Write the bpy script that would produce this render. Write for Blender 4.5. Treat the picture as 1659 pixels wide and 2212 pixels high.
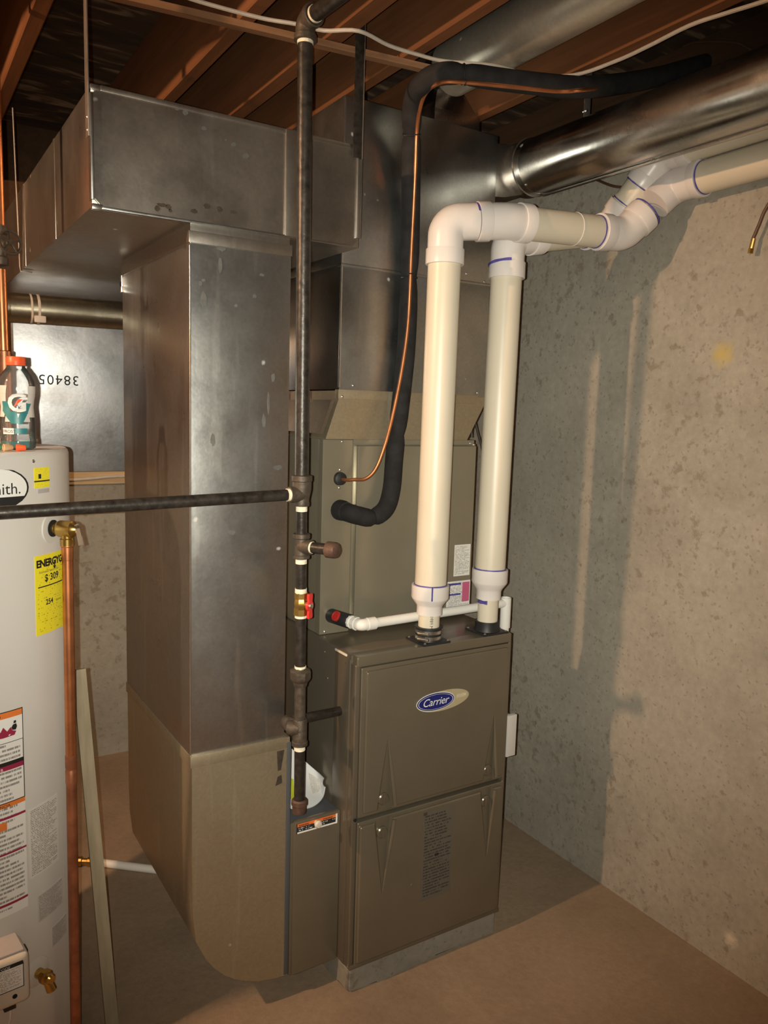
import bpy, bmesh, math, random
from mathutils import Vector, Matrix
random.seed(7)
for o in list(bpy.data.objects): bpy.data.objects.remove(o, do_unlink=True)
scene = bpy.context.scene
COL = scene.collection
PI = math.pi

# ------------------------------------------------------------------ camera
W, H, FPX = 1659.0, 2212.0, 1710.37
YAW, PITCH, ROLL = math.radians(32.306), math.radians(-7.243), math.radians(1.716)
CAM = Vector((0, 0, 1.603))
_f = Vector((math.sin(YAW)*math.cos(PITCH), math.cos(YAW)*math.cos(PITCH), math.sin(PITCH)))
_r0 = Vector((math.cos(YAW), -math.sin(YAW), 0)); _u0 = _r0.cross(_f)
_r = _r0*math.cos(ROLL)+_u0*math.sin(ROLL); _u = -_r0*math.sin(ROLL)+_u0*math.cos(ROLL)
cd = bpy.data.cameras.new('camera'); cam = bpy.data.objects.new('camera', cd); COL.objects.link(cam)
cd.sensor_fit = 'HORIZONTAL'; cd.sensor_width = 36.0; cd.lens = FPX/W*36.0; cd.clip_start = 0.02
cam.matrix_world = Matrix(((_r.x, _u.x, -_f.x, CAM.x), (_r.y, _u.y, -_f.y, CAM.y), (_r.z, _u.z, -_f.z, CAM.z), (0, 0, 0, 1)))
scene.camera = cam

# ------------------------------------------------------------------ world, lights, exposure
wd = bpy.data.worlds.new('world'); scene.world = wd; wd.use_nodes = True
bg = wd.node_tree.nodes['Background']; bg.inputs[0].default_value = (1.0, 0.85, 0.68, 1); bg.inputs[1].default_value = 0.004
fl = bpy.data.lights.new('phone_flash', 'SPOT'); fl.energy = 190; fl.color = (1.0, 0.955, 0.80); fl.shadow_soft_size = 0.003; fl.spot_size = math.radians(84); fl.spot_blend = 1.0
flo = bpy.data.objects.new('phone_flash', fl); COL.objects.link(flo); flo.matrix_world = Matrix.Translation(_r*-0.026 + _u*0.002) @ cam.matrix_world
BULB = Vector((-1.279, 1.53, 2.385)); BULB_STRENGTH = 4400.0; BULB_COLOR = (1.0, 0.60, 0.34)
scene.view_settings.view_transform = 'Standard'; scene.view_settings.look = 'None'
scene.view_settings.gamma = 1.0; scene.view_settings.use_curve_mapping = False
scene.view_settings.exposure = 0.0

# ------------------------------------------------------------------ pixel -> place helpers (a pixel is only a direction)
def ray(x, y): return _r*((x-W/2)/FPX) - _u*((y-H/2)/FPX) + _f
def onx(x, y, X): d = ray(x, y); return CAM + d*((X-CAM.x)/d.x)
def ony(x, y, Y): d = ray(x, y); return CAM + d*((Y-CAM.y)/d.y)
def onz(x, y, Z): d = ray(x, y); return CAM + d*((Z-CAM.z)/d.z)
def onplane(x, y, p, n): d = ray(x, y); return CAM + d*((Vector(p)-CAM).dot(n)/d.dot(n))
def zat(x, y, Y): return ony(x, y, Y).z

# ------------------------------------------------------------------ mesh helpers
def V(*a): return Vector(a[0]) if len(a) == 1 else Vector(a)
def box(bm, lo, hi, bev=0.0, seg=2):
    lo, hi = V(lo), V(hi); c = (lo+hi)/2; s = hi-lo
    r = bmesh.ops.create_cube(bm, size=1.0, matrix=Matrix.Translation(c) @ Matrix.Diagonal((s.x, s.y, s.z, 1)))
    if bev > 0:
        es = list({e for v in r['verts'] for e in v.link_edges})
        bmesh.ops.bevel(bm, geom=es, offset=bev, segments=seg, affect='EDGES', profile=0.6, clamp_overlap=True)
def frame(d):
    d = d.normalized(); a = V(0, 0, 1) if abs(d.z) < 0.9 else V(1, 0, 0)
    x = a.cross(d).normalized(); return x, d.cross(x)
def rings(bm, rs, caps=True, closed=True):
    n = len(rs[0]); vs = [[bm.verts.new(p) for p in r] for r in rs]
    for a, b in zip(vs, vs[1:]):
        for i in range(n if closed else n-1):
            j = (i+1) % n; bm.faces.new((a[i], a[j], b[j], b[i]))
    if caps:
        bm.faces.new(vs[0][::-1]); bm.faces.new(vs[-1])
def lathe(bm, base, axis, prof, n=28, caps=True):
    base, axis = V(base), V(axis).normalized(); x, y = frame(axis)
    rings(bm, [[base+axis*h+(x*math.cos(2*PI*i/n)+y*math.sin(2*PI*i/n))*max(r, 1e-5) for i in range(n)] for r, h in prof], caps)
def cyl(bm, p0, p1, r0, r1=None, n=24, caps=True):
    p0, p1 = V(p0), V(p1); r1 = r0 if r1 is None else r1
    lathe(bm, p0, p1-p0, [(r0, 0), (r1, (p1-p0).length)], n, caps)
def tube(bm, pts, r, n=14, caps=True):
    pts = [V(p) for p in pts]; m = len(pts); T = []
    for i in range(m):
        t = (pts[min(i+1, m-1)]-pts[max(i-1, 0)]); T.append(t.normalized())
    x, y = frame(T[0]); rs = []
    for i in range(m):
        if i:
            q = T[i-1].rotation_difference(T[i]); x = q @ x; y = q @ y
        ri = r[i] if isinstance(r, (list, tuple)) else r
        rs.append([pts[i]+(x*math.cos(2*PI*k/n)+y*math.sin(2*PI*k/n))*ri for k in range(n)])
    rings(bm, rs, caps)
def fillet(pts, rad, seg=8):
    pts = [V(p) for p in pts]; out = [pts[0]]
    for i in range(1, len(pts)-1):
        a, b, c = pts[i-1], pts[i], pts[i+1]; R = rad[i-1] if isinstance(rad, (list, tuple)) else rad
        d0 = (a-b); d1 = (c-b); l0, l1 = d0.length, d1.length; d0.normalize(); d1.normalize()
        half = d0.angle(d1)/2; t = min(R/math.tan(half) if half > 1e-4 else 0, l0*.49, l1*.49)
        p, q = b+d0*t, b+d1*t; Rr = t*math.tan(half)
        bis = (d0+d1)
        if bis.length < 1e-4: out.append(b); continue
        cc = b+bis.normalized()*(Rr/math.sin(half)); va, vb = p-cc, q-cc
        rot = va.rotation_difference(vb); ang = rot.angle; ax = rot.axis
        for k in range(seg+1): out.append(cc+Matrix.Rotation(ang*k/seg, 3, ax) @ va)
    out.append(pts[-1]); return out
def catmull(pts, seg=8):
    P = [V(p) for p in pts]; P = [P[0]*2-P[1]]+P+[P[-1]*2-P[-2]]; out = []
    for i in range(1, len(P)-2):
        a, b, c, d = P[i-1:i+3]
        for k in range(seg):
            t = k/seg
            out.append(.5*((2*b)+(c-a)*t+(2*a-5*b+4*c-d)*t*t+(3*b-a-3*c+d)*t**3))
    out.append(P[-2]); return out
def prism(bm, poly, vec):
    vec = V(vec); a = [bm.verts.new(V(p)) for p in poly]; b = [bm.verts.new(V(p)+vec) for p in poly]
    n = len(poly)
    bm.faces.new(a[::-1]); bm.faces.new(b)
    for i in range(n): bm.faces.new((a[i], a[(i+1) % n], b[(i+1) % n], b[i]))
def torus(bm, c, axis, R, r, n=24, m=8):
    c, axis = V(c), V(axis).normalized(); x, y = frame(axis); rs = []
    for i in range(n+1):
        a = 2*PI*i/n; d = x*math.cos(a)+y*math.sin(a)
        rs.append([c+d*(R+r*math.cos(2*PI*k/m))+axis*(r*math.sin(2*PI*k/m)) for k in range(m)])
    rings(bm, rs, caps=False)
def patch(bm, fn, nu=8, nv=2, th=0.0006):
    """thin solid sheet on fn(u,v) -> (point, normal), uv in 0..1"""
    uvl = bm.loops.layers.uv.verify()
    top = [[None]*(nv+1) for _ in range(nu+1)]; bot = [[None]*(nv+1) for _ in range(nu+1)]
    for i in range(nu+1):
        for j in range(nv+1):
            p, nn = fn(i/nu, j/nv); top[i][j] = bm.verts.new(p+nn*th); bot[i][j] = bm.verts.new(p-nn*0.0004)
    for i in range(nu):
        for j in range(nv):
            f = bm.faces.new((top[i][j], top[i+1][j], top[i+1][j+1], top[i][j+1]))
            for l, (a, b) in zip(f.loops, ((i, j), (i+1, j), (i+1, j+1), (i, j+1))): l[uvl].uv = (a/nu, b/nv)
            f = bm.faces.new((bot[i][j+1], bot[i+1][j+1], bot[i+1][j], bot[i][j]))
    for i in range(nu):
        bm.faces.new((bot[i][0], bot[i+1][0], top[i+1][0], top[i][0])); bm.faces.new((top[i][nv], top[i+1][nv], bot[i+1][nv], bot[i][nv]))
    for j in range(nv):
        bm.faces.new((top[0][j], top[0][j+1], bot[0][j+1], bot[0][j])); bm.faces.new((bot[nu][j], bot[nu][j+1], top[nu][j+1], top[nu][j]))
def flat(o, ux, uy):
    """rectangle patch function: corner o, edges ux, uy"""
    o, ux, uy = V(o), V(ux), V(uy); n = ux.cross(uy).normalized()
    return lambda u, v: (o+ux*u+uy*v, n)
def ellipse(bm, c, ux, uy, th=0.001, n=40, inner=0.0):
    c, ux, uy = V(c), V(ux), V(uy); nn = ux.cross(uy).normalized()
    pts = [c+ux*math.cos(2*PI*i/n)+uy*math.sin(2*PI*i/n) for i in range(n)]
    if inner <= 0: prism(bm, pts, nn*th)
    else:
        q = [c+(p-c)*inner for p in pts]
        A = [bm.verts.new(p) for p in pts]; B = [bm.verts.new(p) for p in q]
        A2 = [bm.verts.new(p+nn*th) for p in pts]; B2 = [bm.verts.new(p+nn*th) for p in q]
        for i in range(n):
            j = (i+1) % n
            bm.faces.new((A2[i], A2[j], B2[j], B2[i])); bm.faces.new((A[i], A[j], A2[j], A2[i])); bm.faces.new((B[j], B[i], B2[i], B2[j])); bm.faces.new((A[j], A[i], B[i], B[j]))
def text2d(body, size, align='LEFT', shear=0.0, bold=0.0, space=1.0):
    c = bpy.data.curves.new('t', 'FONT'); c.body = body; c.size = size; c.align_x = align; c.shear = shear; c.offset = bold; c.space_character = space
    c.resolution_u = 3
    o = bpy.data.objects.new('t', c); COL.objects.link(o)
    dg = bpy.context.evaluated_depsgraph_get(); me = o.evaluated_get(dg).to_mesh()
    vs = [v.co.copy() for v in me.vertices]; fs = [tuple(p.vertices) for p in me.polygons]
    o.evaluated_get(dg).to_mesh_clear(); bpy.data.objects.remove(o); bpy.data.curves.remove(c)
    return vs, fs
def put_text(bm, t, fn, off=0.0008):
    vs, fs = t; out = []
    for v in vs:
        p, n = fn(v.x, v.y); out.append(bm.verts.new(p+n*off))
    for f in fs:
        try: bm.faces.new([out[i] for i in f])
        except ValueError: pass
def plane_map(o, ux, uy):
    o, ux, uy = V(o), V(ux).normalized(), V(uy).normalized(); n = ux.cross(uy)
    return lambda x, y: (o+ux*x+uy*y, n)

def build(name, bm, m, parent=None, ang=35, loc=None, smooth=True):
    """link bm as ONE mesh object; mesh coordinates become relative to parent's (root) location"""
    org = V(0, 0, 0)
    if parent is not None:
        p = parent
        while p.parent: p = p.parent
        org = p.location.copy()
    elif loc is not None: org = V(loc)
    bmesh.ops.recalc_face_normals(bm, faces=bm.faces[:])
    if org.length: bmesh.ops.translate(bm, verts=bm.verts[:], vec=-org)
    me = bpy.data.meshes.new(name); bm.to_mesh(me); bm.free()
    if smooth:
        for p in me.polygons: p.use_smooth = True
        me.set_sharp_from_angle(angle=math.radians(ang))
    me.materials.append(m)
    o = bpy.data.objects.new(name, me); COL.objects.link(o)
    if parent is not None: o.parent = parent
    elif loc is not None: o.location = org
    return o
def keep_text(name, bm, m, parent):   # lettering: flat faces, no normal recalculation needed
    return build(name, bm, m, parent, smooth=False)
def thing(name, label, cat, loc, group=None):
    o = bpy.data.objects.new(name, None); COL.objects.link(o); o.location = loc; o.empty_display_size = .05
    o['label'] = label; o['category'] = cat
    if group: o['group'] = group
    return o
def tag(o, label, cat, group=None):
    o['label'] = label; o['category'] = cat
    if group: o['group'] = group
    return o
def struct(o): o['kind'] = 'structure'; return o
def BM(): return bmesh.new()
def part(name, m, parent, fn, ang=35):
    bm = BM(); fn(bm); return build(name, bm, m, parent, ang)

# ------------------------------------------------------------------ materials
def newmat(name):
    m = bpy.data.materials.new(name); m.use_nodes = True; nt = m.node_tree
    return m, nt, nt.nodes['Principled BSDF'], nt.links.new
def nd(nt, typ, **kw):
    n = nt.nodes.new(typ)
    for k, v in kw.items():
        if k in n.inputs.keys(): n.inputs[k].default_value = v
        else: setattr(n, k, v)
    return n
def coord(nt, kind='Object', scale=(1, 1, 1), loc=(0, 0, 0)):
    tc = nd(nt, 'ShaderNodeTexCoord'); mp = nd(nt, 'ShaderNodeMapping')
    mp.inputs['Scale'].default_value = scale; mp.inputs['Location'].default_value = loc
    nt.links.new(tc.outputs[kind], mp.inputs['Vector']); return mp.outputs['Vector']
def ramp(nt, fac, stops):
    r = nd(nt, 'ShaderNodeValToRGB'); nt.links.new(fac, r.inputs[0]); e = r.color_ramp.elements
    while len(e) < len(stops): e.new(.5)
    for el, (p, c) in zip(e, stops): el.position = p; el.color = (*c, 1) if len(c) == 3 else c
    return r.outputs[0]
def mixc(nt, fac, a, b, mode='MIX'):
    m = nd(nt, 'ShaderNodeMix', data_type='RGBA', blend_type=mode)
    for s, v in ((m.inputs[0], fac), (m.inputs[6], a), (m.inputs[7], b)):
        if hasattr(v, 'is_linked'): nt.links.new(v, s)
        else: s.default_value = v if not isinstance(v, tuple) else (*v, 1) if len(v) == 3 else v
    return m.outputs[2]
def mathn(nt, op, a, b=0.0):
    m = nd(nt, 'ShaderNodeMath', operation=op)
    for s, v in ((m.inputs[0], a), (m.inputs[1], b)):
        if hasattr(v, 'is_linked'): nt.links.new(v, s)
        else: s.default_value = v
    return m.outputs[0]
def bump(nt, b, h, strength=.2, dist=.01):
    n = nd(nt, 'ShaderNodeBump', Strength=strength, Distance=dist); nt.links.new(h, n.inputs['Height']); nt.links.new(n.outputs[0], b.inputs['Normal'])
def simple(name, col, rough=.5, metal=0.0, var=.08, scale=20.0, bmp=0.0, spec=.5, coat=0.0):
    m, nt, b, L = newmat(name); b.inputs['Roughness'].default_value = rough; b.inputs['Metallic'].default_value = metal
    b.inputs['Specular IOR Level'].default_value = spec; b.inputs['Coat Weight'].default_value = coat
    v = coord(nt); n = nd(nt, 'ShaderNodeTexNoise', Scale=scale, Detail=4.0); L(v, n.inputs['Vector'])
    lo = tuple(c*(1-var) for c in col); hi = tuple(min(1, c*(1+var)) for c in col)
    L(ramp(nt, n.outputs[0], [(.3, lo), (.7, hi)]), b.inputs['Base Color'])
    if bmp: bump(nt, b, n.outputs[0], bmp, .004)
    return m
def galvanised(name, col=(.48, .495, .49), rough=.30, metal=1.0, streak=False, dirt=.35, seed=0.0, dirtcol=(.16, .13, .10)):
    m, nt, b, L = newmat(name); v = coord(nt, loc=(seed, seed*1.7, seed*.6))
    sp = nd(nt, 'ShaderNodeTexVoronoi', Scale=150.0); L(v, sp.inputs['Vector'])
    n1 = nd(nt, 'ShaderNodeTexNoise', Scale=3.5, Detail=6.0, Roughness=.62); L(v, n1.inputs['Vector'])
    vs = coord(nt, scale=(14, 14, 1.2), loc=(seed, 0, 0)); n2 = nd(nt, 'ShaderNodeTexNoise', Scale=2.0, Detail=5.0); L(vs, n2.inputs['Vector'])
    spc = ramp(nt, sp.outputs['Color'], [(0, tuple(c*.93 for c in col)), (1, tuple(min(1, c*1.06) for c in col))])
    c1 = mixc(nt, ramp(nt, n1.outputs[0], [(.48, (0, 0, 0)), (.78, (dirt,)*3)]), spc, dirtcol)
    c2 = mixc(nt, ramp(nt, n2.outputs[0], [(.60, (0, 0, 0)), (.66, (.25 if streak else .10,)*3), (.8, (.3,)*3)]), c1, (.75, .75, .72))
    fv = nd(nt, 'ShaderNodeTexVoronoi', Scale=24.0); L(mixc(nt, .05, v, n1.outputs[1], 'ADD'), fv.inputs['Vector']); fs = nd(nt, 'ShaderNodeSeparateColor'); L(fv.outputs['Color'], fs.inputs[0])
    fk = mathn(nt, 'MULTIPLY', mathn(nt, 'GREATER_THAN', fs.outputs[0], .93), ramp(nt, fv.outputs['Distance'], [(.08, (1, 1, 1)), (.17, (0, 0, 0))]))
    c2 = mixc(nt, mathn(nt, 'MULTIPLY', fk, .55), c2, (.72, .71, .67))
    L(mathn(nt, 'SUBTRACT', metal, mathn(nt, 'MULTIPLY', fk, .6)), b.inputs['Metallic'])
    L(c2, b.inputs['Base Color'])
    L(ramp(nt, n1.outputs[0], [(.3, (rough-.06,)*3), (.75, (rough+.16,)*3)]), b.inputs['Roughness'])
    bump(nt, b, n1.outputs[0], .07, .02)
    return m
def concrete(name, col, pits=True, stain=None, rough=.88):
    m, nt, b, L = newmat(name); v = coord(nt)
    n1 = nd(nt, 'ShaderNodeTexNoise', Scale=2.2, Detail=8.0, Roughness=.65); L(v, n1.inputs['Vector'])
    n2 = nd(nt, 'ShaderNodeTexNoise', Scale=45.0, Detail=5.0, Roughness=.7); L(v, n2.inputs['Vector'])
    c = ramp(nt, n1.outputs[0], [(.28, tuple(x*.78 for x in col)), (.5, col), (.75, tuple(x*1.14 for x in col))])
    c = mixc(nt, .5, c, ramp(nt, n2.outputs[0], [(.3, (.62,)*3), (.7, (1.0,)*3)]), 'MULTIPLY')
    h = n2.outputs[0]
    if pits:
        wv = mixc(nt, .03, v, n2.outputs[1], 'ADD')
        n3 = nd(nt, 'ShaderNodeTexNoise', Scale=1.3, Detail=3.0); L(coord(nt, loc=(4, 2, 7)), n3.inputs['Vector'])
        n4 = nd(nt, 'ShaderNodeTexNoise', Scale=24.0, Detail=5.0, Roughness=.6); L(coord(nt, loc=(1, 5, 2)), n4.inputs['Vector'])
        pit = ramp(nt, mathn(nt, 'ADD', n4.outputs[0], mathn(nt, 'MULTIPLY', n3.outputs[0], .35)), [(.76, (0, 0, 0)), (.84, (1, 1, 1))])
        c = mixc(nt, mathn(nt, 'MULTIPLY', pit, .55), c, (col[0]*.50, col[1]*.44, col[2]*.38))
        vo2 = nd(nt, 'ShaderNodeTexVoronoi', Scale=70.0); L(wv, vo2.inputs['Vector'])
        sel2 = nd(nt, 'ShaderNodeSeparateColor'); L(vo2.outputs['Color'], sel2.inputs[0])
        pit2 = mathn(nt, 'MULTIPLY', mathn(nt, 'GREATER_THAN', sel2.outputs[0], .84), ramp(nt, vo2.outputs['Distance'], [(.1, (1, 1, 1)), (.35, (0, 0, 0))]))
        c = mixc(nt, mathn(nt, 'MULTIPLY', pit2, .4), c, tuple(x*.45 for x in col))
        h = mathn(nt, 'SUBTRACT', mathn(nt, 'MULTIPLY', n2.outputs[0], .3), mathn(nt, 'ADD', mathn(nt, 'MULTIPLY', pit, .25), pit2))
    if stain:
        for (p, rad, sc) in stain:
            sb = nd(nt, 'ShaderNodeVectorMath', operation='DISTANCE'); L(mixc(nt, .05, v, n2.outputs[1], 'ADD'), sb.inputs[0]); sb.inputs[1].default_value = p
            c = mixc(nt, ramp(nt, sb.outputs['Value'], [(rad*.4, (.8,)*3), (rad, (0, 0, 0))]), c, sc)
    L(c, b.inputs['Base Color']); b.inputs['Roughness'].default_value = rough; b.inputs['Specular IOR Level'].default_value = .25
    bump(nt, b, h, .35, .006); return m
def wood(name, col, axis=1, rough=.75):
    m, nt, b, L = newmat(name); s = [22, 22, 22]; s[axis] = 1.2
    v = coord(nt, scale=tuple(s)); n = nd(nt, 'ShaderNodeTexNoise', Scale=1.5, Detail=6.0, Roughness=.6); L(v, n.inputs['Vector'])
    n2 = nd(nt, 'ShaderNodeTexNoise', Scale=2.5, Detail=3.0); L(coord(nt), n2.inputs['Vector'])
    c = ramp(nt, n.outputs[0], [(.3, tuple(x*.72 for x in col)), (.7, tuple(min(1, x*1.15) for x in col))])
    c = mixc(nt, ramp(nt, n2.outputs[0], [(.45, (0, 0, 0)), (.7, (.35,)*3)]), c, tuple(x*.5 for x in col))
    L(c, b.inputs['Base Color']); b.inputs['Roughness'].default_value = rough; b.inputs['Specular IOR Level'].default_value = .2
    bump(nt, b, n.outputs[0], .2, .004); return m
def strand(name):   # oriented strand / rough plywood deck
    m, nt, b, L = newmat(name); v = coord(nt, scale=(4, 16, 4))
    n = nd(nt, 'ShaderNodeTexNoise', Scale=1.0, Detail=3.0, Distortion=.8); L(v, n.inputs['Vector'])
    L(ramp(nt, n.outputs[0], [(.38, (.045, .027, .017)), (.56, (.085, .052, .03)), (.68, (.34, .24, .15))]), b.inputs['Base Color'])
    b.inputs['Roughness'].default_value = .85; bump(nt, b, n.outputs[0], .3, .005); return m
def printed(name, bgc=(.82, .81, .77), ink=(.12, .11, .11), rows=20.0, cols=40.0, dens=.48, marg=.05, blocks=None, rough=.5):
    """fine print: rows of broken ink strokes; blocks = [(u0,u1,v0,v1,colour)] solid areas"""
    m, nt, b, L = newmat(name); tc = nd(nt, 'ShaderNodeTexCoord'); sx = nd(nt, 'ShaderNodeSeparateXYZ'); L(tc.outputs['UV'], sx.inputs[0])
    u, v = sx.outputs[0], sx.outputs[1]
    rv = mathn(nt, 'MULTIPLY', v, rows); fr = mathn(nt, 'FRACT', rv); row = mathn(nt, 'FLOOR', rv)
    cb = nd(nt, 'ShaderNodeCombineXYZ'); L(mathn(nt, 'MULTIPLY', u, cols), cb.inputs[0]); L(mathn(nt, 'MULTIPLY', row, 7.31), cb.inputs[1])
    n = nd(nt, 'ShaderNodeTexNoise', Scale=1.0, Detail=1.0); L(cb.outputs[0], n.inputs['Vector'])
    wn = nd(nt, 'ShaderNodeTexWhiteNoise', noise_dimensions='1D'); L(row, wn.inputs['W'])
    ink_f = mathn(nt, 'MULTIPLY', mathn(nt, 'LESS_THAN', mathn(nt, 'ABSOLUTE', mathn(nt, 'SUBTRACT', fr, .5)), .24), mathn(nt, 'GREATER_THAN', n.outputs[0], dens))
    ink_f = mathn(nt, 'MULTIPLY', ink_f, mathn(nt, 'LESS_THAN', u, mathn(nt, 'ADD', .62, mathn(nt, 'MULTIPLY', wn.outputs['Value'], .6))))
    def inside(x, a, c2): return mathn(nt, 'MULTIPLY', mathn(nt, 'GREATER_THAN', x, a), mathn(nt, 'LESS_THAN', x, c2))
    ink_f = mathn(nt, 'MULTIPLY', ink_f, mathn(nt, 'MULTIPLY', inside(u, marg, 1-marg), inside(v, marg*.6, 1-marg*.6)))
    c = mixc(nt, mathn(nt, 'MULTIPLY', ink_f, .75), bgc, ink)
    for (u0, u1, v0, v1, col) in (blocks or []):
        c = mixc(nt, mathn(nt, 'MULTIPLY', inside(u, u0, u1), inside(v, v0, v1)), c, col)
    L(c, b.inputs['Base Color']); b.inputs['Roughness'].default_value = rough; return m

M = {}
M['wall'] = concrete('poured_concrete', (.40, .375, .32), True, stain=[((2.04, 1.466, 1.817), .05, (.55, .42, .10)), ((2.04, 1.28, .12), .04, (.75, .68, .58)), ((2.04, 1.30, .45), .02, (.75, .68, .58))])
M['wallback'] = concrete('poured_concrete_far', (.36, .345, .295), True)
M['floor'] = concrete('floor_concrete', (.36, .27, .19), False, rough=.7)
M['block'] = concrete('paver_concrete', (.29, .275, .235), True)
M['joist'] = wood('joist_fir', (.205, .085, .036), 1)
M['strip'] = wood('furring_pine', (.30, .16, .085), 0)
M['sill'] = wood('sill_plate', (.52, .38, .22), 0)
M['rim'] = wood('rim_board', (.09, .048, .026), 1)
M['stick'] = wood('leaning_stick', (.34, .28, .19), 2)
M['deck'] = strand('strand_deck')
M['galv'] = galvanised('galvanised_sheet')
M['galv_trunk'] = galvanised('galvanised_trunk', (.44, .41, .37), .33, .95, dirt=.4, seed=3)
M['galv_drop'] = galvanised('galvanised_drop', (.47, .48, .48), .30, .96, True, dirt=.35, seed=5)
M['galv_boot'] = galvanised('galvanised_boot', (.43, .36, .25), .46, .72, dirt=.25, seed=8)
M['galv_round'] = galvanised('galvanised_round', (.55, .53, .50), .22, 1.0, dirt=.6, seed=11)
M['galv_dusty'] = galvanised('galvanised_dusty', (.58, .54, .46), .34, .7, dirt=.6, seed=14)
M['galv_flue'] = galvanised('galvanised_flue', (.56, .50, .38), .26, .97, dirt=.85, seed=21, dirtcol=(.09, .075, .055))
M['galv_panel'] = galvanised('galvanised_panel', (.50, .50, .52), .30, 1.0, dirt=.3, seed=17)
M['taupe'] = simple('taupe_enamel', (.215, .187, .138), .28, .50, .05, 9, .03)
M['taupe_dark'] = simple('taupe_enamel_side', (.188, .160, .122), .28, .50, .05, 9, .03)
M['coil'] = simple('coil_enamel', (.31, .282, .215), .28, .50, .04, 9, .03)
M['slate'] = simple('slate_enamel', (.10, .105, .115), .5, .2, .06, 12)
M['blackiron'] = simple('black_iron', (.035, .030, .026), .38, .35, .5, 60, .25)
M['castiron'] = simple('cast_iron', (.085, .068, .052), .55, .45, .25, 70, .4)
M['rustcap'] = simple('rusted_cap', (.10, .055, .04), .6, .3, .3, 60, .4)
M['tape'] = simple('thread_tape', (.80, .74, .58), .7, 0, .12, 120, .6)
M['brass'] = simple('brass', (.52, .34, .10), .28, .95, .15, 30)
M['chrome'] = simple('zinc_screw', (.70, .70, .68), .25, .95, .1, 30)
M['red'] = simple('red_handle', (.62, .035, .03), .35, 0, .08, 40)
M['pvc'] = simple('pvc_pipe', (.70, .64, .52), .38, 0, .03, 7, .0, .5)
M['pvcfit'] = simple('pvc_fitting', (.76, .72, .70), .30, 0, .03, 9)
M['primer'] = simple('purple_primer', (.09, .07, .34), .5, 0, .35, 50)
M['rubber'] = simple('black_rubber', (.018, .018, .020), .5, 0, .2, 40)
M['foam'] = simple('foam_insulation', (.022, .021, .022), .82, 0, .3, 30, .15, .25)
M['copper'] = simple('copper', (.62, .25, .11), .34, .9, .22, 25)
M['copper_dull'] = simple('copper_dull', (.42, .17, .09), .45, .8, .3, 25)
M['white_enamel'] = simple('white_enamel', (.62, .60, .57), .40, 0, .02, 3)
M['white_plastic'] = simple('white_plastic', (.80, .79, .76), .4, 0, .03, 10)
M['beige_plastic'] = simple('beige_plastic', (.62, .57, .49), .45, 0, .03, 10)
M['black'] = simple('black_ink', (.015, .015, .016), .5, 0, .05)
M['hole'] = simple('dark_hole', (.006, .006, .006), .9, 0, .05)
M['white_ink'] = simple('white_ink', (.80, .80, .78), .5, 0, .02)
M['navy'] = simple('navy_badge', (.015, .022, .16), .22, 0, .05)
M['gold'] = simple('champagne_badge', (.62, .55, .36), .28, .4, .05)
M['cable'] = simple('white_cable', (.55, .50, .44), .5, 0, .08, 40)
M['brown_cable'] = simple('brown_cable', (.10, .05, .03), .5, 0, .15, 40)
M['orange'] = simple('orange_cap', (.85, .11, .03), .4, 0, .04)
M['orange_ink'] = simple('orange_ink', (.75, .20, .04), .5, 0, .04)
M['redplug'] = simple('red_plug', (.45, .025, .02), .4, 0, .08, 60)
M['tan'] = simple('tan_connector', (.55, .36, .20), .5, 0, .1)
M['green'] = simple('green_connector', (.03, .22, .10), .5, 0, .1)
M['teal_ink'] = simple('teal_ink', (.03, .20, .22), .4, 0, .05)
M['yellow'] = simple('yellow_sticker', (.85, .76, .03), .5, 0, .03)
M['grey_ink'] = simple('grey_ink', (.42, .40, .40), .5, 0, .05)
M['paper'] = simple('booklet_paper', (.66, .67, .69), .55, 0, .06, 12)
M['chart'] = simple('chartreuse_sticker', (.45, .50, .03), .5, 0, .12, 30)
M['steel'] = simple('galv_strap', (.40, .36, .32), .4, .85, .15, 30)
M['print_white'] = printed('fine_print_white', rows=24, cols=34)
M['print_plate'] = printed('fine_print_plate', (.58, .56, .53), (.12, .11, .11), rows=34, cols=46, dens=.44)
M['print_dense'] = printed('fine_print_dense', (.70, .68, .64), rows=40, cols=46, dens=.46)
M['print_dark'] = printed('fine_print_dark', (.115, .105, .085), (.025, .023, .02), rows=30, cols=26, dens=.44, blocks=[(.0, .12, .965, 1.0, (.06, .05, .04)), (.42, .55, .47, .50, (.02, .02, .02))])
M['print_yellow'] = printed('fine_print_yellow', (.85, .76, .03), (.30, .26, .03), rows=34, cols=26, dens=.60)
M['print_pink'] = printed('fine_print_pink', (.78, .77, .76), (.14, .13, .16), rows=22, cols=30, blocks=[(.66, .97, .25, .94, (.55, .12, .24)), (.05, .60, .86, .93, (.06, .06, .30)), (.05, .60, .50, .56, (.06, .06, .30))])
M['print_warn'] = printed('fine_print_warning', (.025, .025, .025), (.75, .75, .73), rows=5, cols=40, dens=.52, blocks=[(.02, .98, .66, .98, (.75, .17, .04)), (.02, .98, .0, .16, (.8, .79, .76))])
M['print_red'] = printed('fine_print_red', (.78, .77, .74), rows=46, cols=58, dens=.42, marg=.05)

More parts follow.
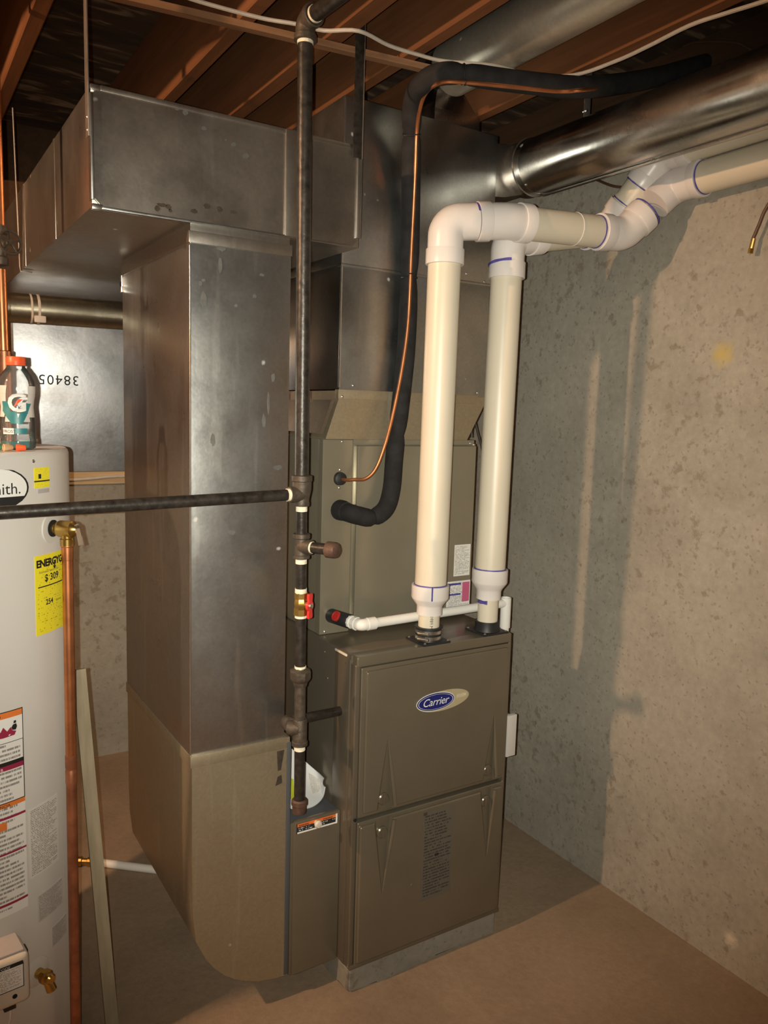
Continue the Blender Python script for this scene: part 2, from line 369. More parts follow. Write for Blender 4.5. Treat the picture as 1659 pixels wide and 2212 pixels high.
def clear_plastic():
    m = bpy.data.materials.new('clear_bottle'); m.use_nodes = True; nt = m.node_tree; nt.nodes.clear()
    out = nd(nt, 'ShaderNodeOutputMaterial'); tr = nd(nt, 'ShaderNodeBsdfTransparent'); tr.inputs[0].default_value = (.97, .975, .975, 1)
    gl = nd(nt, 'ShaderNodeBsdfGlossy', Roughness=.08); df = nd(nt, 'ShaderNodeBsdfDiffuse'); df.inputs[0].default_value = (.7, .7, .7, 1)
    fr = nd(nt, 'ShaderNodeFresnel', IOR=1.5); n = nd(nt, 'ShaderNodeTexNoise', Scale=60.0); nt.links.new(coord(nt), n.inputs['Vector'])
    m1 = nd(nt, 'ShaderNodeMixShader'); m2 = nd(nt, 'ShaderNodeMixShader')
    nt.links.new(mathn(nt, 'MULTIPLY', n.outputs[0], .16), m1.inputs[0]); nt.links.new(tr.outputs[0], m1.inputs[1]); nt.links.new(df.outputs[0], m1.inputs[2])
    nt.links.new(fr.outputs[0], m2.inputs[0]); nt.links.new(m1.outputs[0], m2.inputs[1]); nt.links.new(gl.outputs[0], m2.inputs[2])
    nt.links.new(m2.outputs[0], out.inputs[0]); return m
M['clear'] = clear_plastic()
m, nt, b, L = newmat('teal_drink'); b.inputs['Base Color'].default_value = (.01, .14, .13, 1); b.inputs['Roughness'].default_value = .1; M['drink'] = m
n = nd(nt, 'ShaderNodeTexNoise', Scale=12.0); L(coord(nt), n.inputs['Vector']); L(ramp(nt, n.outputs[0], [(.3, (.008, .11, .11)), (.7, (.015, .17, .16))]), b.inputs['Base Color'])
m, nt, b, L = newmat('bulb_glow'); em = nd(nt, 'ShaderNodeEmission', Strength=BULB_STRENGTH); em.inputs[0].default_value = (*BULB_COLOR, 1)
L(em.outputs[0], nt.nodes['Material Output'].inputs[0]); M['bulb'] = m

def screw(parent, p, d, r=.004, name='screw', mat='chrome'):
    p, d = V(p), V(d).normalized()
    return part(name, M[mat], parent, lambda bm: lathe(bm, p-d*.0005, d, [(r, 0), (r*.95, r*.4), (r*.5, r*.75), (.0002, r*.8)], 10))

# ================================================================== THE SETTING
XR, YB, XL, YF = 2.04, 3.589, -2.6, -2.3
ZJ, ZD = 2.485, 2.72
bm = BM(); box(bm, (XL-.2, YF-.2, -.15), (XR+.2, YB+.2, 0)); struct(build('floor', bm, M['floor'], smooth=False))
bm = BM(); box(bm, (XR, YF-.2, 0), (XR+.2, YB+.2, 2.47)); wr = struct(build('wall_right', bm, M['wall'], smooth=False))
bm = BM(); box(bm, (XR-.005, YF, 2.47), (XR+.14, YB, 2.51)); build('sill_plate', bm, M['rim'], wr)
bm = BM(); box(bm, (XR+.05, YF, 2.51), (XR+.09, YB, ZD)); build('rim_board', bm, M['rim'], wr)
bm = BM(); box(bm, (XL-.2, YB, 0), (XR, YB+.2, 1.118)); wb = struct(build('wall_back', bm, M['wallback'], smooth=False))
bm = BM(); box(bm, (XL-.2, YB+.012, 1.118), (XR, YB+.2, 1.25)); build('upper_pour', bm, M['block'], wb, smooth=False)
bm = BM(); box(bm, (XL, YB-.004, 1.25), (XR, YB+.14, 1.305), .003); build('sill_plate', bm, M['sill'], wb)
bm = BM(); box(bm, (XL, YB+.10, 1.305), (XR, YB+.16, ZD)); build('upper_sheathing', bm, M['rim'], wb, smooth=False)
bm = BM(); box(bm, (XL-.2, YF, 0), (XL, YB, ZD)); struct(build('wall_left', bm, M['wallback'], smooth=False))
bm = BM(); box(bm, (XL-.2, YF-.2, 0), (XR, YF, ZD)); struct(build('wall_front', bm, M['wallback'], smooth=False))
bm = BM(); box(bm, (XL-.2, YF-.2, ZD), (XR+.2, YB+.2, ZD+.03)); ce = struct(build('ceiling', bm, M['deck'], smooth=False))
jm = None
for xr in [.36-.405*k for k in range(7, 0, -1)]+[.36, .765, 1.177, 1.577]:
    bm = BM(); box(bm, (xr-.038, YF, ZJ), (xr, YB, ZD), .003, 1); build('joist', bm, M['joist'], ce)
bm = BM(); box(bm, (.937, YF, ZJ+.004), (.985, YB, ZD), .003, 1); build('joist', bm, M['joist'], ce)

# bare bulb hanging from the joist to the left of the water heater (out of frame, it lights the room)
bl = thing('ceiling_bulb', 'bare warm bulb in a white porcelain socket under a joist', 'lamp', BULB)
part('socket', M['white_plastic'], bl, lambda bm: lathe(bm, BULB+V(0, 0, .036), (0, 0, 1), [(.017, 0), (.021, .004), (.024, .030), (.050, .048), (.053, .054), (.053, ZJ-BULB.z-.034)], 24))
part('bulb', M['bulb'], bl, lambda bm: lathe(bm, BULB+V(0, 0, -.032), (0, 0, 1), [(.001, 0), (.016, .005), (.027, .018), (.030, .032), (.026, .048), (.016, .064), (.014, .07)], 20))

# wood furring strip under the joists and the white cable
p0, p1 = onz(284, 0, ZJ-.008), onz(960, 158, ZJ-.008); d = (p1-p0).normalized(); p0 = p0-d*1.2
def f(bm):
    s = V(0, .011, 0); prism(bm, [p0-s+V(0, 0, -.007), p1-s+V(0, 0, -.007), p1+s+V(0, 0, -.007), p0+s+V(0, 0, -.007)], (0, 0, .015))
bm = BM(); f(bm); tag(build('furring_strip', bm, M['strip'], loc=p0), 'thin wooden furring strip nailed across the underside of the joists', 'wood strip')
zc = ZJ-.022
pts = [onz(330, -35, zc), onz(420, 0, zc), onz(560, 38, zc), onz(640, 52, zc), onz(700, 66, zc), onz(775, 67, zc), onz(840, 98, zc), onz(900, 117, zc), onz(960, 132, zc), onz(1060, 152, zc-.01+.004), onz(1150, 172, zc), onz(1240, 162, zc), onz(1330, 132, zc), onz(1400, 100, zc), onz(1490, 55, zc), onz(1570, 28, zc), onz(1659, 0, zc), onz(1800, -50, zc)]
pts = [p+V(0, 0, .012) if 8 < i < 11 else p for i, p in enumerate(pts)]
bm = BM(); tube(bm, catmull(pts, 5), .0045, 8); tag(build('electrical_cable', bm, M['cable'], loc=pts[0]), 'thin white electrical cable stapled along under the joists', 'cable')

# ================================================================== FURNACE
FX0, FX1, FY0, FY1, FZ0, FZ1 = 1.018, 1.554, 1.719, 2.468, .073, .962
bm = BM()
poly = [(FX0+.004, 1.728, 0), (FX0+.10, 1.724, 0), (FX0+.30, 1.731, 0), (FX1-.01, 1.724, 0), (FX1, 2.44, 0), (FX0+.01, 2.44, 0), (FX0-.002, 1.86, 0), (FX0+.002, 1.79, 0)]
prism(bm, poly, (0, 0, FZ0+.001)); bmesh.ops.bevel(bm, geom=bm.edges[:], offset=.006, segments=2, affect='EDGES')
tag(build('concrete_pad', bm, M['block'], loc=((FX0+FX1)/2, 2.08, 0)), 'low grey concrete pad on the floor under the furnace', 'concrete pad')

fu = thing('furnace', 'taupe gas furnace with two embossed doors and an oval blue badge', 'furnace', ((FX0+FX1)/2, 2.09, FZ0))
def f(bm):
    box(bm, (FX0, FY0+.030, FZ0), (FX1, FY1, FZ1), .004)
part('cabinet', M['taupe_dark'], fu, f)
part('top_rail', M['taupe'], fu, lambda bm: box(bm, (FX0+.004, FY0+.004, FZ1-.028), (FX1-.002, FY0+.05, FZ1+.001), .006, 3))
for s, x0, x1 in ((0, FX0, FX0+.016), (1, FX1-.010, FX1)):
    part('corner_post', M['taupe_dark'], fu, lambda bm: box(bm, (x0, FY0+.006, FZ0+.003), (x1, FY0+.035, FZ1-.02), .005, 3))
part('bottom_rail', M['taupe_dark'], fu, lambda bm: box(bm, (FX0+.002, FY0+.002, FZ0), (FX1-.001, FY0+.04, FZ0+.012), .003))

def door(name, z0, z1, raise_box, wedges):
    """embossed door: body, raised field, tapered finger recesses cut into it"""
    bm = BM(); box(bm, (FX0+.0175, FY0+.004, z0), (FX1-.004, FY0+.032, z1), .005, 3)
    rx0, rx1, rz0, rz1 = raise_box
    box(bm, (rx0, FY0-.004, rz0), (rx1, FY0+.012, rz1), .007, 3)
    o = build(name, bm, M['taupe'], fu, ang=30)
    cb = BM()
    for (ax, az, lx, rx, bz) in wedges:
        lowz = bz-.003 if bz < az else bz+.003
        A = [V(ax-.004, FY0-.006, az), V(ax+.004, FY0-.006, az), V(rx, FY0-.006, lowz), V(lx, FY0-.006, lowz)]
        B = [V(ax+.001, FY0-.003, az), V(ax+.003, FY0-.003, az), V(rx-.004, FY0+.009, lowz), V(lx+.012, FY0+.004, lowz)]
        va = [cb.verts.new(p) for p in A]; vb = [cb.verts.new(p) for p in B]
        cb.faces.new(va); cb.faces.new(vb[::-1])
        for i in range(4): cb.faces.new((va[i], vb[i], vb[(i+1) % 4], va[(i+1) % 4]))
    bmesh.ops.recalc_face_normals(cb, faces=cb.faces[:])
    bmesh.ops.translate(cb, verts=cb.verts[:], vec=-fu.location)
    cm = bpy.data.meshes.new('c'); cb.to_mesh(cm); cb.free(); co = bpy.data.objects.new('c', cm); COL.objects.link(co); co.location = fu.location
    mod = o.modifiers.new('b', 'BOOLEAN'); mod.object = co; mod.operation = 'DIFFERENCE'; mod.solver = 'EXACT'; mod.use_self = True
    bpy.context.view_layer.update()
    dg = bpy.context.evaluated_depsgraph_get(); me = bpy.data.meshes.new_from_object(o.evaluated_get(dg))
    o.modifiers.clear(); o.data = me; bpy.data.objects.remove(co)
    for p in me.polygons: p.use_smooth = True
    me.set_sharp_from_angle(angle=math.radians(30))
    return o
ud = door('upper_door', .512, FZ1-.030, (FX0+.030, FX1-.016, .524, FZ1-.040), [(1.118, .722, 1.086, 1.150, .520), (1.490, .720, 1.454, 1.510, .520)])
ld = door('lower_door', .080, .500, (FX0+.022, FX1-.014, .088, .490), [(1.114, .280, 1.080, 1.148, .494), (1.486, .280, 1.448, 1.508, .494)])
for dd, x, z in ((ud, 1.112, .553), (ud, 1.477, .553), (ld, 1.112, .456), (ld, 1.476, .456)):
    def f(bm):
        c = V(x, FY0+.004, z); lathe(bm, c, (0, -1, 0), [(.017, -.012), (.017, .006), (.014, .009), (.0002, .009)], 20)
        box(bm, c+V(-.004, -.0125, -.015), c+V(.004, -.006, .015), .002)
    part('latch', M['castiron'] if False else M['taupe_dark'], dd, f)
for dd, ax, az, rx, bz in ((ud, 1.121, .722, 1.150, .527), (ud, 1.493, .720, 1.510, .527), (ld, 1.117, .280, 1.148, .486), (ld, 1.489, .280, 1.508, .486)):
    part('grip_ridge', M['taupe'], dd, lambda bm: tube(bm, [V(ax, FY0-.0035, az), V((ax*.7+rx*.3), FY0-.0035, az*.7+bz*.3), V((ax*.35+rx*.65), FY0-.004, az*.35+bz*.65), V(rx, FY0-.004, bz)], [.0014, .004, .0058, .0062], 10))
# oval badge
yb = FY0-.0045
bd = part('badge', M['gold'], fu, lambda bm: ellipse(bm, (1.300, yb, .802), (.090, 0, .003), (.0, 0, .029), .0015))
bd['label'] = 'champagne oval plate behind the blue oval'
part('badge_oval', M['white_ink'], bd, lambda bm: ellipse(bm, (1.2725, yb-.0012, .8035), (.0655, 0, 0), (0, 0, .0265), .0010))
part('badge_field', M['navy'], bd, lambda bm: ellipse(bm, (1.2725, yb-.0022, .8035), (.0635, 0, 0), (0, 0, .0245), .0008))
part('badge_ring', M['white_ink'], bd, lambda bm: ellipse(bm, (1.2725, yb-.0028, .8035), (.0598, 0, 0), (0, 0, .0212), .0006, inner=.975))
bm = BM(); put_text(bm, text2d('Carrier', .031, 'CENTER', .28, .0, .95), plane_map((1.270, yb-.0036, .7945), (1, 0, 0), (0, 0, 1)))
keep_text('badge_lettering', bm, M['white_ink'], bd)
M['print_badge'] = printed('fine_print_badge', (.62, .55, .36), (.30, .26, .18), rows=3, cols=14, dens=.42, marg=.02)
part('badge_small_print', M['print_badge'], bd, lambda bm: patch(bm, flat((1.346, yb-.0012, .801), (.034, 0, .001), (0, 0, .011)), 1, 1, .0004))
lb = part('door_label', M['print_dark'], fu, lambda bm: patch(bm, flat((1.247, yb, .209), (.105, 0, 0), (0, 0, .270)), 1, 1)); lb['label'] = 'dark instruction label with faint print'
screw(fu, (1.215, FY0-.004, .271), (0, -1, 0), .0045, mat='taupe_dark')
screw(fu, (1.026, FY0+.003, .512), (0, -1, 0), .005, mat='hole')
# left side of the cabinet: gas knockout, screws, scratches' lip
part('gas_knockout', M['hole'], fu, lambda bm: ellipse(bm, (FX0-.0003, 1.806, .803), (0, -.021, 0), (0, 0, .030), .0006))
for y, z in ((1.90, .93), (1.83, .965), (1.775, .935), (1.88, .86), (1.765, .52), (2.02, .70)):
    screw(fu, (FX0, y, z if z < .96 else .945), (-1, 0, 0), .004)
part('side_seam', M['taupe_dark'], fu, lambda bm: box(bm, (FX0-.0025, 1.752, FZ0+.004), (FX0+.002, 1.835, FZ1-.012), .002))
part('worn_edge', M['pvc'], fu, lambda bm: box(bm, (FX0-.003, 1.772, FZ1-.009), (FX0+.002, 1.835, FZ1-.003), .001))
for y, z in ((1.765, .085), (1.728, .085)): screw(fu, (FX0, y, z), (-1, 0, 0), .004)
# electrical box on the right hand side
jb = part('junction_box', M['taupe'], fu, lambda bm: box(bm, (FX1-.002, 1.735, .588), (FX1+.030, 1.80, .698), .003))
part('cover_plate', M['white_enamel'], jb, lambda bm: box(bm, (FX1-.001, 1.722, .575), (FX1+.034, 1.737, .705), .002))
# vent collars on the furnace top
VL, VR = V(1.280, 1.770, FZ1), V(1.495, 1.772, FZ1)
for k, c in enumerate((VL, VR)):
    def f(bm):
        box(bm, c+V(-.046, -.046, 0), c+V(.046, .046, .006), .002)
        lathe(bm, c+V(0, 0, .004), (0, 0, 1), [(.040, 0), (.036, .012), (.036,   .030 if k else .010)], 28)
    fg = part('vent_flange', M['rubber'], fu, f)
    for sx in (-1, 1):
        for sy in (-1, 1): screw(fg, c+V(.039*sx, .039*sy, .006), (0, 0, 1), .004)
cp = part('vent_coupling', M['rubber'], fu, lambda bm: lathe(bm, VL+V(0, 0, .006), (0, 0, 1), [(.036, 0), (.0375, .003), (.0375, .033), (.0395, .034), (.0395, .038), (.031, .038)], 28))
for z in (.011, .027):
    part('hose_clamp', M['chrome'], cp, lambda bm: lathe(bm, VL+V(0, 0, z), (0, 0, 1), [(.0372, 0), (.0388, 0), (.0388, .009), (.0372, .009)], 28))
    part('clamp_screw', M['chrome'], cp, lambda bm: cyl(bm, VL+V(-.044, -.012, z+.0045), VL+V(-.028, -.040, z+.0045), .0050, n=10))

# ================================================================== EVAPORATOR COIL CABINET
CX0, CX1, CY0, CY1, CZ0, CZ1 = 1.028, 1.572, 1.951, 2.462, .9635, 1.522
co = thing('evaporator_coil', 'taupe boxed evaporator coil sitting on top of the furnace', 'coil cabinet', ((CX0+CX1)/2, 2.2, CZ0))
part('casing', M['coil'], co, lambda bm: box(bm, (CX0+.001, CY0+.016, CZ0), (CX1, CY1, CZ1), .002))
part('fixed_panel', M['coil'], co, lambda bm: box(bm, (CX0, CY0, CZ0), (1.124, CY0+.03, CZ1-.001), .0030, 3))
part('access_panel', M['coil'], co, lambda bm: box(bm, (1.140, CY0-.002, CZ0+.004), (CX1-.004, CY0+.018, CZ1-.018), .0035, 3))
part('top_strip', M['coil'], co, lambda bm: box(bm, (1.1245, CY0+.0005, CZ1-.015), (CX1-.012, CY0+.018, CZ1), .002))
for x, z in ((1.045, .972), (1.088, 1.515), (1.545, 1.512), (1.551, 1.512), (1.56, 1.507), (1.083, 1.436), (1.082, 1.385)):
    screw(co, (x, CY0, z), (0, -1, 0), .0038)
part('grommet', M['rubber'], co, lambda bm: lathe(bm, (1.082, CY0+.002, 1.411), (0, -1, 0), [(.020, 0), (.018, .012), (.008, .016), (.0002, .016)], 20))
s1 = part('rating_label', M['print_white'], co, lambda bm: patch(bm, flat((1.498, CY0-.002, 1.094), (.063, 0, 0), (0, 0, .100)), 1, 1))
s1['label'] = 'white printed rating label'
s2 = part('warning_label', M['print_pink'], co, lambda bm: patch(bm, flat((1.474, CY0-.002, .987), (.092, 0, 0), (0, 0, .091)), 1, 1))
s2['label'] = 'white label with navy headings and a pink panel'

# ================================================================== TRANSITION AND SUPPLY PLENUM
PX0, PX1, PY0, PY1 = 1.074, 1.594, 1.951, 2.455
pl = thing('supply_plenum', 'tall galvanised supply plenum standing on a flared collar above the coil', 'duct', ((PX0+PX1)/2, 2.2, CZ1))
def f(bm):
    a = [V(1.036, PY0+.002, CZ1), V(1.532, PY0+.002, CZ1), V(1.532, CY1-.01, CZ1), V(1.036, CY1-.01, CZ1)]
    b = [V(PX0, PY0+.002, 1.632), V(PX1, PY0+.002, 1.632), V(PX1, PY1, 1.632), V(PX0, PY1, 1.632)]
    c = [p+V(0, 0, .028) for p in b]
    rings(bm, [a, b, c])
part('transition', M['galv_boot'], pl, f, 20)
part('collar_band', M['galv_boot'], pl, lambda bm: box(bm, (PX0-.002, PY0-.001, 1.634), (PX1-.03, PY0+.02, 1.660), .001))
def f(bm):
    p, q = V(1.030, PY0+.006, 1.535), V(1.064, PY0+.006, 1.628); prism(bm, [p, q, q+V(-.010, 0, .002), p+V(-.010, 0, .002)], (0, .45, 0))
part('drive_cleat', M['galv'], pl, f)
part('lower_section', M['galv'], pl, lambda bm: box(bm, (PX0, PY0, 1.655), (PX1, PY1, 2.004), .0018))
part('upper_section', M['galv'], pl, lambda bm: box(bm, (PX0-.003, PY0-.003, 1.998), (PX1+.003, PY1, 2.432), .003))
part('seam', M['galv'], pl, lambda bm: box(bm, (PX0-.004, PY0-.0045, 1.992), (PX1+.004, PY0+.02, 2.000), .0015))
part('corner_glint', M['chrome'], pl, lambda bm: box(bm, (PX0-.0032, PY0-.0034, 1.665), (PX0+.0012, PY0+.002, 2.426), .0008))  # bright metal strip standing in for a glint along the plenum's corner
for x, z in ((1.118, 1.672), (1.562, 1.668), (1.57, 2.004), (1.50, 2.02), (1.084, 1.64)): screw(pl, (x, PY0-.002, z), (0, -1, 0), .0042)

# ================================================================== RETURN TRUNK, DROP AND BOOT
TX0, TX1, TY0, TZ0, TZ1 = .388, 1.034, 1.790, 2.010, 2.252
rt = thing('return_trunk_duct', 'large rectangular galvanised return trunk hung below the joists', 'duct', ((TX0+TX1)/2, 2.6, TZ0))
part('body', M['galv_trunk'], rt, lambda bm: box(bm, (TX0, TY0+.004, TZ0), (TX1, YB-.012, TZ1), .003))
def panel(bm, x0, x1, ch):
    ch0, ch1 = ch; z0, z1 = TZ0+.001, TZ1-.001
    poly = [V(x0+ch0, TY0, z0), V(x1-ch1, TY0, z0), V(x1, TY0, z0+ch1), V(x1, TY0, z1-ch1), V(x1-ch1, TY0, z1), V(x0+ch0, TY0, z1), V(x0, TY0, z1-ch0), V(x0, TY0, z0+ch0)]
    if ch0 == 0: poly = [poly[i] for i in (0, 1, 2, 3, 4, 5)]
    if ch1 == 0: poly = [V(x0+ch0, TY0, z0), V(x1, TY0, z0), V(x1, TY0, z1), V(x0+ch0, TY0, z1), V(x0, TY0, z1-ch0), V(x0, TY0, z0+ch0)]
    prism(bm, poly, (0, .006, 0)); bmesh.ops.bevel(bm, geom=bm.edges[:], offset=.0018, segments=2, affect='EDGES')
part('end_panel', M['galv_trunk'], rt, lambda bm: panel(bm, TX0+.003, .848, (.016, 0)))
part('end_panel', M['galv_trunk'], rt, lambda bm: panel(bm, .868, TX1-.004, (0, .016)))
part('seam_cleat', M['galv_trunk'], rt, lambda bm: box(bm, (.826, TY0-.006, TZ0), (.870, TY0+.006, TZ1+.002), .004))
part('drive_cleat', M['galv'], rt, lambda bm: box(bm, (TX1-.012, TY0-.006, TZ0+.022), (TX1+.001, TY0+.02, TZ1-.018), .002))
part('drive_cleat', M['galv'], rt, lambda bm: box(bm, (TX0-.002, TY0-.003, TZ0+.014), (TX0+.005, TY0+.02, TZ1-.016), .002))
part('bottom_lip', M['galv'], rt, lambda bm: box(bm, (TX0+.02, TY0-.004, TZ0-.003), (TX1-.02, TY0+.012, TZ0+.003), .0012))
part('top_lip', M['galv_trunk'], rt, lambda bm: box(bm, (TX0+.02, TY0-.003, TZ1-.010), (TX1-.018, TY0+.012, TZ1+.001), .0012))
for z in (2.012, 2.248): part('corner_tab', M['chrome'], rt, lambda bm: box(bm, (TX0-.001, TY0-.002, z-.007), (TX0+.022, TY0+.012, z+.005), .003))
part('side_seam', M['galv_trunk'], rt, lambda bm: box(bm, (TX0-.0012, 2.70, TZ0), (TX0+.004, 2.735, TZ1), .0008))
part('side_seam', M['galv_trunk'], rt, lambda bm: box(bm, (TX0-.001, 2.20, TZ0), (TX0+.004, 2.215, TZ1), .0008))

M['water_stain'] = simple('water_stain', (.075, .058, .042), .5, .5, .3, 60)
M['dried_fleck'] = simple('dried_fleck', (.20, .20, .19), .5, .7, .15, 60)
def blotch(parent, name, mat, px, py, rx, rz, Y, seed):
    c = ony(px, py, Y); rnd = random.Random(seed); n = 14; k = rx/FPX*2.2; kz = rz/FPX*2.2
    part(name, M[mat], parent, lambda bm: prism(bm, [V(c.x+k*1.2*math.cos(2*PI*i/n)*rnd.uniform(.75, 1.15), Y, c.z+kz*math.sin(2*PI*i/n)*rnd.uniform(.75, 1.15)) for i in range(n)], (0, -.0003, 0)))
for k, (px, py, rx, rz) in enumerate(((340, 450, 4, 5), (350, 443, 8, 3.5), (364, 447, 4, 5), (368, 455, 3, 3), (419, 456, 6, 4), (447, 446, 6, 5), (474, 452, 5, 5), (504, 458, 6, 4))): blotch(rt, 'water_stain', 'water_stain', px, py, rx, rz, TY0-.0003, k)
for k, (px, py, r_) in enumerate(((531, 337, 5), (505, 312, 4), (441, 277, 3.5), (382, 233, 4), (401, 243, 4), (488, 302, 2))): blotch(rt, 'paint_fleck', 'dried_fleck', px, py, r_, r_, TY0-.0003, 20+k)
DX0, DX1, DY0, DY1 = .598, .848, 1.794, 2.392
rd = thing('return_drop_duct', 'tall narrow galvanised return drop hanging from the rectangular trunk', 'duct', ((DX0+DX1)/2, 2.1, .75))
part('body', M['galv_drop'], rd, lambda bm: box(bm, (DX0, DY0, .742), (DX1, DY1, 1.972), .0022))
part('collar', M['galv_trunk'], rd, lambda bm: box(bm, (DX0+.002, DY0+.002, 1.972), (DX1-.003, DY1-.002, TZ0+.001), .001))
part('collar_band', M['galv_trunk'], rd, lambda bm: box(bm, (DX0-.003, DY0-.003, 1.966), (DX1+.002, DY1+.002, 1.992), .0015))
part('corner_glint', M['chrome'], rd, lambda bm: box(bm, (DX0-.0014, DY0-.0014, .752), (DX0+.0026, DY0+.0026, 1.962), .0018, 3))  # chrome strip added to imitate the flash reflection on the drop's corner
for y, z in ((2.388, 1.955), (2.392, 1.94)):
    part('foil_scrap', M['chrome'], rd, lambda bm: box(bm, (DX0-.006, y-.010, z-.02), (DX0+.001, y+.006, z+.012), .002))

for k, (px, py, rx, rz) in enumerate(((478, 535, 7, 6), (476, 572, 3, 13), (440, 605, 3, 3), (433, 612, 3, 4), (566, 594, 4, 3), (440, 645, 5, 14), (550, 640, 3, 4), (510, 660, 2.5, 3), (570, 910, 3, 14), (580, 870, 2, 20), (590, 815, 3, 8), (460, 950, 4, 12), (500, 1150, 6, 5), (600, 1010, 8, 5))): blotch(rd, 'scuff_mark', 'dried_fleck', px, py, rx, rz, DY0-.0003, 40+k)
rb = thing('return_boot', 'galvanised return boot with a rounded bottom at floor level', 'duct', (.73, 2.1, .075))
def f(bm):
    prof = [(.8655, .754), (.600, .754), (.601, .40), (.603, .333), (.611, .262), (.636, .208), (.660, .172), (.690, .140), (.717, .121), (.745, .105), (.780, .090), (.820, .081), (.8655, .076)]
    prof = [(x-.003 if x > .86 and z > .7 else x, z) for x, z in prof]
    prism(bm, [V(x, DY0-.004, z) for x, z in prof], (0, DY1-DY0+.006, 0))
part('body', M['galv_boot'], rb, f, 30)
part('top_band', M['galv_boot'], rb, lambda bm: box(bm, (.596, DY0-.006, .726), (.854, DY1+.004, .756), .002))
part('edge_flange', M['slate'], rb, lambda bm: box(bm, (.854, DY0-.006, .080), (.866, DY0+.03, .74), .002))
part('grease_mark', M['castiron'], rb, lambda bm: prism(bm, [V(.826, DY0-.0042, .722), V(.847, DY0-.0042, .722), V(.838, DY0-.0042, .668), V(.829, DY0-.0042, .668)], (0, -.0003, 0)))
part('grease_mark', M['castiron'], rb, lambda bm: prism(bm, [V(.829, DY0-.0042, .652), V(.840, DY0-.0042, .655), V(.842, DY0-.0042, .632), V(.823, DY0-.0042, .628)], (0, -.0003, 0)))

# ================================================================== FILTER CABINET + booklet
KX0, KX1, KY0, KY1, KZ0, KZ1 = .866, 1.0165, 1.792, 2.388, .074, .510
fc = thing('filter_cabinet', 'narrow taupe filter cabinet between the return boot and the furnace', 'filter cabinet', ((KX0+KX1)/2, 2.1, KZ0))
part('body', M['slate'], fc, lambda bm: box(bm, (KX0, KY0, KZ0), (KX1, KY1, KZ1), .002))
fd = part('access_door', M['taupe'], fc, lambda bm: (box(bm, (KX0+.010, KY0-.010, KZ0+.001), (KX1-.002, KY0+.004, KZ1+.006), .003), box(bm, (KX0+.002, KY0-.005, KZ0+.001), (KX0+.012, KY0+.004, KZ1+.003), .0015)))
wl = part('warning_label', M['print_warn'], fd, lambda bm: patch(bm, flat((KX0+.016, KY0-.010, KZ1-.028), (.122, 0, 0), (0, 0, .028)), 1, 1)); wl['label'] = 'orange and black warning strip'
part('label_edge', M['white_ink'], fd, lambda bm: patch(bm, flat((KX0+.134, KY0-.0105, KZ1-.028), (.005, 0, 0), (0, 0, .028)), 1, 1))
bm = BM(); put_text(bm, text2d('WARNING', .0062, 'LEFT', 0, .0002), plane_map((KX0+.022, KY0-.0108, KZ1-.0078), (1, 0, 0), (0, 0, 1)))
keep_text('label_lettering', bm, M['black'], fd)
bm = BM(); put_text(bm, text2d('WARNING', .0062, 'LEFT', 0, .0002), plane_map((KX0+.094, KY0-.0108, KZ1-.0078), (1, 0, 0), (0, 0, 1)))
keep_text('label_lettering', bm, M['black'], fd)
part('knob', M['beige_plastic'], fd, lambda bm: lathe(bm, (KX0+.074, KY0-.010, KZ1-.009), (0, -1, 0), [(.006, 0), (.006, .006), (.010, .009), (.011, .014), (.008, .019), (.0002, .020)], 18))

low = [(619, 1742), (636, 1750), (655, 1749), (676, 1743), (690, 1733), (699, 1720), (703, 1700)]
upp = [(619, 1606), (632, 1619), (646, 1632), (660, 1645), (674, 1657), (688, 1669), (700, 1681)]
zK = KZ1+.0015; XM = FX0-.006
bk = thing('instruction_booklet', 'curled white instruction booklet leaning on top of the filter cabinet', 'booklet', (.95, 1.86, KZ1))
LO, UP = [], []
for i, (a, b) in enumerate(zip(low, upp)):
    p = onz(*a, zK+(.0 if i < 4 else (.004, .012, .030)[i-4]))
    if p.x > XM: p = onx(*a, XM)
    q = ony(*b, 1.985-.016*i)
    if q.x > XM: q = onx(*b, XM)
    LO.append(p); UP.append(q)
LOc, UPc = catmull(LO, 4), catmull(UP, 4); NB = len(LOc)-1
def bks(u, v):
    k = min(int(u*NB), NB-1); t = u*NB-k
    l = LOc[k].lerp(LOc[k+1], t); h_ = UPc[k].lerp(UPc[k+1], t); p = l.lerp(h_, v)+V(.0, .012, -.008)*math.sin(PI*v)
    return p
def bkf(u, v):
    e = .01; n = (bks(min(u+e, 1), v)-bks(max(u-e, 0), v)).cross(bks(u, min(v+e, 1))-bks(u, max(v-e, 0))).normalized(); return bks(u, v), n
bm = BM(); patch(bm, bkf, 18, 10, .0030); build('pages', bm, M['paper'], bk)
part('sticker', M['chart'], bk, lambda bm: patch(bm, lambda u, v: (lambda p, n: (p+n*.003, n))(*bkf(.01+.20*u, .16+.36*v)), 4, 4, .0006))
part('print_block', M['print_dense'], bk, lambda bm: patch(bm, lambda u, v: (lambda p, n: (p+n*.003, n))(*bkf(.55+.35*u, .25+.55*v)), 4, 4, .0005))

